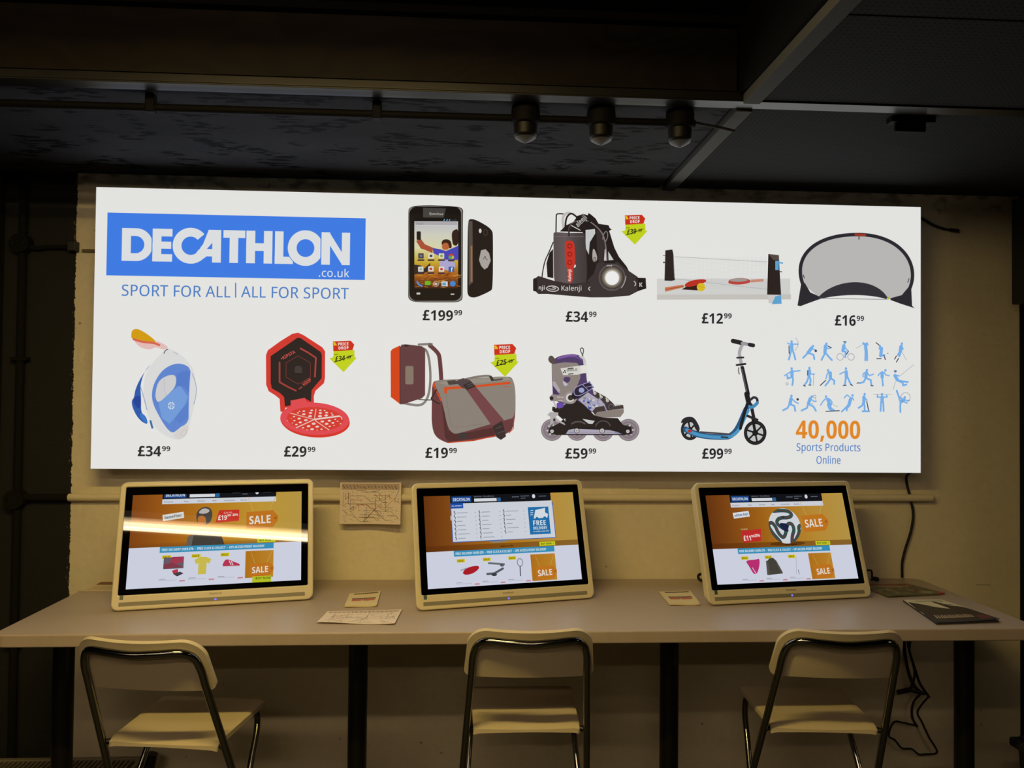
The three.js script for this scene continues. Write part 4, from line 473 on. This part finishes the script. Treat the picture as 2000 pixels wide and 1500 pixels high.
// ---------------------------------------------------------------- displays
const casing = std(0xd8cbab, 0.28), glassBlack = new THREE.MeshPhysicalMaterial({ color: 0x030303, roughness: 0.02, ior: 1.8 });
const font = new FontLoader().parse ? await new FontLoader().loadAsync('fonts/droid/droid_sans_bold.typeface.json') : null;
const brandText = new TextGeometry('ViewSonic', { font, size: 0.0052, depth: 0.0004, curveSegments: 3 }); brandText.computeBoundingBox(); brandText.translate(-brandText.boundingBox.max.x / 2, 0, 0);
const lights = [];
[[-0.884, 0.3338, 0.2306, 0.3198, 'touch display in a cream case with a bright lamp mirrored across its screen'], [-0.0363, 0.3381, 0.2531, 0.3105, 'touch display in a cream case whose page shows an open menu and FREE DELIVERY'], [0.8235, 0.3167, 0.1623, 0.31, 'touch display in a cream case showing a football on an orange banner']].forEach(([x, z, yaw, tilt, label], k) => {
  const t = thing('touch_display', label, 'monitor', [x, 0.9, z], yaw, 'touch displays on the wall table');
  const W = 0.5477, H = 0.3697, lean = (q) => q.rotateX(-tilt), at = (name, geo, mat, parent = t) => mesh(name, lean(Array.isArray(geo) ? mergeGeometries(geo.map((q) => q.index ? q.toNonIndexed() : q)) : geo), mat, parent);
  const B = [-W / 2 + 0.0163, W / 2 - 0.0163, 0.0463, H - 0.016], Sx = [-W / 2 + 0.0354, W / 2 - 0.0354, 0.0618, H - 0.0398];
  const shell = rrect(-W / 2, 0.0045, W / 2, H, 0.02); shell.holes.push(rrect(B[0], B[2], B[1], B[3], 0.004, THREE.Path));
  const back = at('case', [extrude(shell, 0.014, 0.004).translate(0, 0, -0.014), extrude(rrect(-W / 2 + 0.004, 0.016, W / 2 - 0.004, H - 0.004, 0.018), 0.026, 0.005).translate(0, 0, -0.038)], casing);
  const ring = rrect(B[0], B[2], B[1], B[3], 0.004); ring.holes.push(new THREE.Path().moveTo(Sx[0], Sx[2]).lineTo(Sx[1], Sx[2]).lineTo(Sx[1], Sx[3]).lineTo(Sx[0], Sx[3]).closePath());
  at('bezel', extrude(ring, 0.02).translate(0, 0, -0.0215), glassBlack);
  const m = new THREE.MeshPhysicalMaterial({ color: 0x050505, roughness: 0.02, ior: 1.8, emissive: 0xffffff, emissiveMap: pages[k], emissiveIntensity: SCREEN_GLOW });
  at('screen', planar(box(Sx[0], Sx[1], Sx[2], Sx[3], -0.0215, -0.0015), (a, b) => [(a - Sx[0]) / (Sx[1] - Sx[0]), (b - Sx[2]) / (Sx[3] - Sx[2])]), m);
  at('speaker_strip', rbox(-W / 2 + 0.02, W / 2 - 0.024, 0.0155, 0.0265, -0.004, 0.0006, 0.0006), std(0x857e6c, 0.5)); at('sticker', box(-W / 2 + 0.0215, -W / 2 + 0.031, 0.0335, 0.0462, -0.001, 0.0004), std(k ? 0x3f5a5c : 0x5c6a58, 0.5));
  at('brand_lettering', brandText.clone().translate(0.0, 0.0345, 0), std(0x8a7c62, 0.5)); at('power_light', new THREE.CylinderGeometry(0.0028, 0.0028, 0.0012, 16).rotateX(Math.PI / 2).translate(0, 0.0205, 0.0008), new THREE.MeshStandardMaterial({ color: 0x101020, emissive: 0x5a5cff, emissiveIntensity: 2.2 }));
  const hy = 0.2, py = hy * Math.cos(tilt) - 0.034 * -Math.sin(-tilt), pz = -hy * Math.sin(tilt) - 0.034;
  mesh('stand', [rod([-0.08, py, pz], [-0.1, 0.008, pz - 0.03], 0.007), rod([0.08, py, pz], [0.1, 0.008, pz - 0.03], 0.007), rod([-0.1, 0.008, pz - 0.03], [0.1, 0.008, pz - 0.03], 0.007)], M.plasticBlack, t);
  const l = new THREE.RectAreaLight(new THREE.Color().setRGB(0.9, 0.85, 0.8), SCREEN_LIGHT, 0.476, 0.268); l.name = 'screen_light'; const h = (Sx[2] + Sx[3]) / 2, pos = V(0, h * Math.cos(tilt) + 0.003 * Math.sin(tilt), -h * Math.sin(tilt) + 0.003).applyAxisAngle(V(0, 1, 0), yaw).add(V(x, 0.9, z));
  l.position.copy(pos); l.lookAt(pos.clone().sub(V(0, Math.sin(tilt), Math.cos(tilt)).applyAxisAngle(V(0, 1, 0), yaw).multiplyScalar(-1))); lights.push(l); scene.add(l);
});
tag(mesh('cable_loop', tube([[0.7, 0.905, 0.09], [0.65, 0.908, 0.085], [0.612, 0.911, 0.066], [0.614, 0.922, 0.048], [0.65, 0.926, 0.04], [0.7, 0.92, 0.045]], 0.0045), M.rubber), 'black cable curling out behind the display with the football', 'cable');
tag(mesh('cable_hook', [tube([[1.15, 0.93, 0.06], [1.19, 0.938, 0.055], [1.205, 0.937, 0.052], [1.209, 0.93, 0.05], [1.21, 0.902, 0.05]], 0.0032), rbox(1.222, 1.236, 0.9002, 0.912, 0.03, 0.05, 0.003)], M.rubber), 'thin black cable bent down to the table, right of the football display', 'cable');

// ---------------------------------------------------------------- papers
const paperMat = (m, r = 0.8) => std(0xffffff, r, 0, { map: m });
tag(mesh('network_map', slab(30, 20, (u, v) => V(-0.582 + 0.2 * u, 1.0895 + 0.1365 * v, 0.0295 + 0.004 * (1 - v) ** 2 + 0.012 * (1 - v) ** 2 * u * u + 0.002 * Math.sin(u * 9) * (1 - v)), () => V(0, 0, -0.0012)), paperMat(netMap(51, false))), 'creased paper rail map stuck to the cream wall between two displays', 'map');
// a sheet on the table from its four corners: front left, front right, back right, back left
const lie = (fl, fr, br, bl, th, curl = 0) => slab(24, 16, (u, v) => { const l = (a, b, t) => a + (b - a) * t; return V(l(l(fl[0], fr[0], u), l(bl[0], br[0], u), v), 0.9004 + th + curl * (Math.sin(u * 5.1 + 1) * 0.5 + 0.5) * (1 - v) ** 2 + curl * 0.6 * u ** 4, l(l(fl[1], fr[1], u), l(bl[1], br[1], u), v)); }, () => V(0, -th, 0));
tag(mesh('folded_map', lie([-0.56, 0.512], [-0.352, 0.528], [-0.345, 0.385], [-0.553, 0.395], 0.0012, 0.004), paperMat(netMap(52, true))), 'pale unfolded map lying flat near the front edge of the table', 'map');
tag(mesh('leaflet', lie([-0.512, 0.353], [-0.421, 0.345], [-0.428, 0.178], [-0.52, 0.207], 0.004, 0.002), paperMat(card(61))), 'small cream leaflet with red print, left of the menu display', 'leaflet');
tag(mesh('leaflet', lie([0.437, 0.348], [0.529, 0.348], [0.545, 0.187], [0.443, 0.195], 0.004, 0.002), paperMat(card(62))), 'small cream leaflet with dark print, left of the football display', 'leaflet');
tag(mesh('magazine', lie([1.145, 0.268], [1.348, 0.236], [1.3, 0.108], [1.13, 0.1], 0.004, 0.003), paperMat(magazineA, 0.45)), 'olive and red magazine half behind the football display', 'magazine');
{
  const t = thing('booklet', 'thick dark booklet with pale lettering near the table corner', 'booklet', [1.22, 0.9, 0.45]);
  const lx = (p) => [p[0] - 1.22, p[1] - 0.45], fl = lx([1.122, 0.556]), fr = lx([1.312, 0.538]), br = lx([1.285, 0.312]), bl = lx([1.166, 0.316]), l = (a, b, q) => a + (b - a) * q;
  mesh('pages', slab(16, 12, (u, v) => V(l(l(fl[0], fr[0], u), l(bl[0], br[0], u), v), 0.0055, l(l(fl[1], fr[1], u), l(bl[1], br[1], u), v)), () => V(0, -0.005, 0)), std(0x2a2a33, 0.6), t);
  mesh('cover', slab(24, 16, (u, v) => V(l(l(fl[0] - 0.001, fr[0] + 0.002, u), l(bl[0], br[0] + 0.002, u), v), 0.0068 + 0.004 * u ** 3 * (1 - v), l(l(fl[1], fr[1], u), l(bl[1], br[1], u), v) + 0.001), () => V(0, -0.0011, 0)), paperMat(magazineB, 0.4), t);
}
tag(mesh('brochure', slab(24, 16, (u, v) => V(-1.357 + 0.045 * v + 0.21 * u, 0.9026 + 0.03 * v * v, 0.152 - 0.128 * v + 0.004 * u), () => V(0, -0.002, -0.0005)), paperMat(brochure)), 'cream brochure leaning against the wall behind the mirrored-lamp display', 'brochure');

// ---------------------------------------------------------------- conduits and boxes on the wall
{
  const t = thing('wall_conduit', 'electrical conduit with round boxes running down the black wall end and along the wall', 'conduit', [-1.62, 0, 0.0]);
  const jb = (y) => { const b = mesh('junction_box', new THREE.CylinderGeometry(0.031, 0.033, 0.034, 32).rotateX(Math.PI / 2).translate(-0.003, y, 0.0175), M.black, t); for (const x of [-0.02, 0.014]) mesh('screw', new THREE.CylinderGeometry(0.0035, 0.0035, 0.003, 12).rotateX(Math.PI / 2).translate(x, y, 0.036), M.darkSteel, b); };
  mesh('riser', [rod([0.0, 0.02, 0.014], [0.0, 1.14, 0.014], 0.0125), rod([0, 1.19, 0.014], [0, 1.97, 0.014], 0.0125), rod([0, 2.02, 0.014], [0, 2.234, 0.014], 0.0125)], M.black, t); jb(1.995); jb(1.165);
  mesh('branch', tube([[0.02, 1.985, 0.014], [0.05, 1.982, 0.013], [0.07, 1.986, 0.012], [0.15, 1.988, 0.012]], 0.007), M.black, t); mesh('end_box', rbox(0.148, 0.174, 1.974, 2.006, 0.001, 0.03, 0.002), M.plasticBlack, t);
  mesh('black_run', rod([0.02, 1.17, 0.014], [0.163, 1.171, 0.014], 0.0125), M.black, t); const cr = mesh('cream_run', rod([0.163, 1.171, 0.014], [3.06, 1.178, 0.014], 0.0125), M.cream, t); cr.userData.label = 'cream painted length of conduit behind the displays';
  for (const y of [1.62, 0.7]) mesh('saddle_clip', rbox(-0.026, 0.026, y - 0.006, y + 0.006, 0.001, 0.028, 0.002), M.black, t);
}
tag(mesh('cable_stub', [rbox(-1.436, -1.34, 1.974, 1.984, 0.0005, 0.009, 0.002)], std(0x6b6046, 0.7)), 'flat grey cable stub entering behind the lightbox', 'cable');
{
  const s = rrect(-0.018, 0, 0.018, 1.95, 0.002); for (let i = 0; i < 40; i++) { const y = 0.03 + i * 0.0475; s.holes.push(rrect(-0.004, y, 0.01, y + 0.024, 0.003, THREE.Path)); }
  const t = thing('slotted_upright', 'tall slotted steel shelf upright at the edge of the black wall', 'shelf upright', [-1.703, 0.28, 0]);
  mesh('face', extrude(s, 0.003).translate(0, 0, 0.03), std(0x3b382f, 0.5, 0.5), t); mesh('flange', [box(-0.018, -0.015, 0, 1.95, 0.0005, 0.03), box(0.015, 0.018, 0, 1.95, 0.0005, 0.03)], std(0x28261f, 0.6, 0.5), t);
}
{
  const t = thing('radiator', 'wall radiator with a slatted top grille in the corner below the table', 'radiator', [-1.48, 0.027, 0]), w = std(0x8a8068, 0.5);
  mesh('panel', [rbox(-0.27, 0.28, 0.08, 0.3, 0.03, 0.042, 0.003), rbox(-0.27, 0.28, 0.08, 0.3, 0.135, 0.147, 0.003)], w, t);
  mesh('rim', [rbox(-0.275, 0.285, 0.3, 0.312, 0.026, 0.044, 0.003), rbox(-0.275, 0.285, 0.3, 0.312, 0.133, 0.15, 0.003), rbox(-0.275, -0.262, 0.08, 0.312, 0.026, 0.15, 0.003), rbox(0.272, 0.285, 0.08, 0.312, 0.026, 0.15, 0.003)], w, t);
  const sl = box(-0.003, 0.003, 0.29, 0.31, 0.044, 0.133); for (let i = 0; i < 36; i++) { const m = mesh('slat', sl, w, t); m.position.x = -0.253 + i * 0.0145; }
  const v = mesh('valve', [new THREE.CylinderGeometry(0.016, 0.018, 0.06, 20).rotateZ(-0.25).translate(0.315, 0.305, 0.06), rod([0.31, 0.275, 0.06], [0.31, -0.026, 0.06], 0.007)], M.plasticBlack, t); mesh('valve_tail', rod([0.31, 0.26, 0.06], [0.28, 0.26, 0.06], 0.009), M.steel, v);
}
// loose cables under the table, with their wall shadows partly built in as cords
{
  const t = thing('cable_bundle', 'tangle of thin black cables, partly their shadows built as cords, hanging under the right end of the table', 'cables', [1.34, 0, 0]), z = 0.014;
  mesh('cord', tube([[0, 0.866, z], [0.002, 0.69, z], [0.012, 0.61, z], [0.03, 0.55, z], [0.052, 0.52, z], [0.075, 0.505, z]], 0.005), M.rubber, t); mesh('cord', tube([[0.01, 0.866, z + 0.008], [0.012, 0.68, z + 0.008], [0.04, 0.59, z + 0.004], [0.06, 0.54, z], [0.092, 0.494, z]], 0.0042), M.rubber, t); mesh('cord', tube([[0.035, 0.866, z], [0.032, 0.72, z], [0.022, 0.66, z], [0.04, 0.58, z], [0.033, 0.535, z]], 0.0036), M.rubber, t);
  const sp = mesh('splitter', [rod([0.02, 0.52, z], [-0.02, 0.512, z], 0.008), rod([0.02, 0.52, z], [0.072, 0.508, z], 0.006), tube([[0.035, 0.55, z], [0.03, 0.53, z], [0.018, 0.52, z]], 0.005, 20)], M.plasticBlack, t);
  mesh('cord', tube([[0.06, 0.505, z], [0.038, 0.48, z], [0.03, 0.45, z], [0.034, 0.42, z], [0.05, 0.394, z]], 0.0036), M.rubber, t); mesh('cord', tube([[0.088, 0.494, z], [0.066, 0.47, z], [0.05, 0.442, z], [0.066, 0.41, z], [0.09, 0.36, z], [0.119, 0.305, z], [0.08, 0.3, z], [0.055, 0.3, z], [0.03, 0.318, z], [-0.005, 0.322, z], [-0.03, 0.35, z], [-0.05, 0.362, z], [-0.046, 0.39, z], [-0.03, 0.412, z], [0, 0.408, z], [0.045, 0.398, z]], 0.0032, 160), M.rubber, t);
}
// black cabinet speaker high in the corner and black bin below
{
  const t = thing('wall_speaker', 'black box speaker hung high in the dark corner right of the lightbox', 'speaker', [1.78, 1.846, 0.06]);
  mesh('cabinet', rbox(-0.086, 0.12, 0, 0.36, 0, 0.13, 0.006), M.plasticBlack, t); mesh('grille', rbox(-0.08, 0.114, 0.006, 0.354, 0.13, 0.138, 0.003), std(0x0a0a0a, 0.95), t); mesh('bracket', rbox(-0.02, 0.02, 0.12, 0.2, -0.059, 0.002, 0.003), M.darkSteel, t);
}
{
  const t = thing('waste_bin', 'black lidded bin standing on the floor right of the table', 'bin', [1.72, 0, 0.36]);
  mesh('body', new THREE.CylinderGeometry(0.2, 0.165, 0.43, 4, 1).rotateY(Math.PI / 4).scale(1.05, 1, 0.72).translate(0, 0.215, 0), M.plasticBlack, t); mesh('lid', [rbox(-0.172, 0.172, 0.432, 0.46, -0.115, 0.115, 0.008), rbox(-0.15, 0.15, 0.458, 0.47, -0.1, 0.1, 0.006)], M.rubber, t);
}
// ---------------------------------------------------------------- ceiling conduit with three lamps
{
  const t = thing('ceiling_conduit', 'thin black conduit running under the blotched soffit', 'conduit', [0, 2.205, 0.705]);
  mesh('pipe', rod([-2.1, 0, 0], [0.4, 0, 0], 0.0095), M.ceilingBlack, t); for (const x of [-0.94, -0.395]) mesh('saddle_clip', [rbox(x - 0.011, x + 0.011, -0.013, 0.0305, -0.012, 0.012, 0.003)], M.ceilingBlack, t); mesh('tail_cord', tube([[0.395, 0.004, 0], [0.43, 0.002, -0.01], [0.47, 0, -0.02], [0.512, -0.006, -0.026]], 0.0035, 30), M.rubber, t);
  const lens = std(0x4a4947, 0.5), shade = new THREE.MeshStandardMaterial({ color: 0x120f0a, roughness: 0.5, metalness: 0.5 });
  const make = (label) => {
    const o = thing('ceiling_spotlight', label, 'lamp', [0, 2.205, 0.705], 0, 'unlit lamps on the ceiling conduit');
    mesh('holder', new THREE.LatheGeometry([[0.001, 0.03], [0.034, 0.03], [0.036, 0.02], [0.036, -0.01], [0.033, -0.016], [0.001, -0.016]].map((p) => new THREE.Vector2(...p)).reverse(), 32), M.ceilingBlack, o);
    mesh('housing', new THREE.LatheGeometry([[0.001, -0.045], [0.0265, -0.048], [0.0285, -0.04], [0.03, -0.016], [0.03, -0.01]].map((p) => new THREE.Vector2(...p)), 32), shade, o);
    mesh('lens', new THREE.LatheGeometry([[0.0005, -0.0615], [0.004, -0.0605], [0.014, -0.056], [0.024, -0.05], [0.0265, -0.046]].map((p) => new THREE.Vector2(...p)), 32), lens, o); return o;
  };
  const a = make('unlit lamp on the conduit, farthest from the pale ceiling batten'); a.position.x = -0.028;
  for (const [x, label] of [[0.162, 'unlit lamp on the conduit, between its two alike neighbours'], [0.362, 'unlit lamp on the conduit, nearest the pale ceiling batten']]) { const o = a.clone(); o.name = numbered('ceiling_spotlight'); o.userData = { ...a.userData, label }; o.position.x = x; scene.add(o); }
}
tag(mesh('ceiling_bracket', [rbox(0.905, 1.02, 2.222, 2.236, 0.69, 0.72, 0.002), rbox(0.92, 1.0, 2.2, 2.223, 0.7, 0.71, 0.002)], M.ceilingBlack), 'flat black bracket fixed to the perforated ceiling beside the steel angle', 'bracket');
renderer.render(scene, camera);
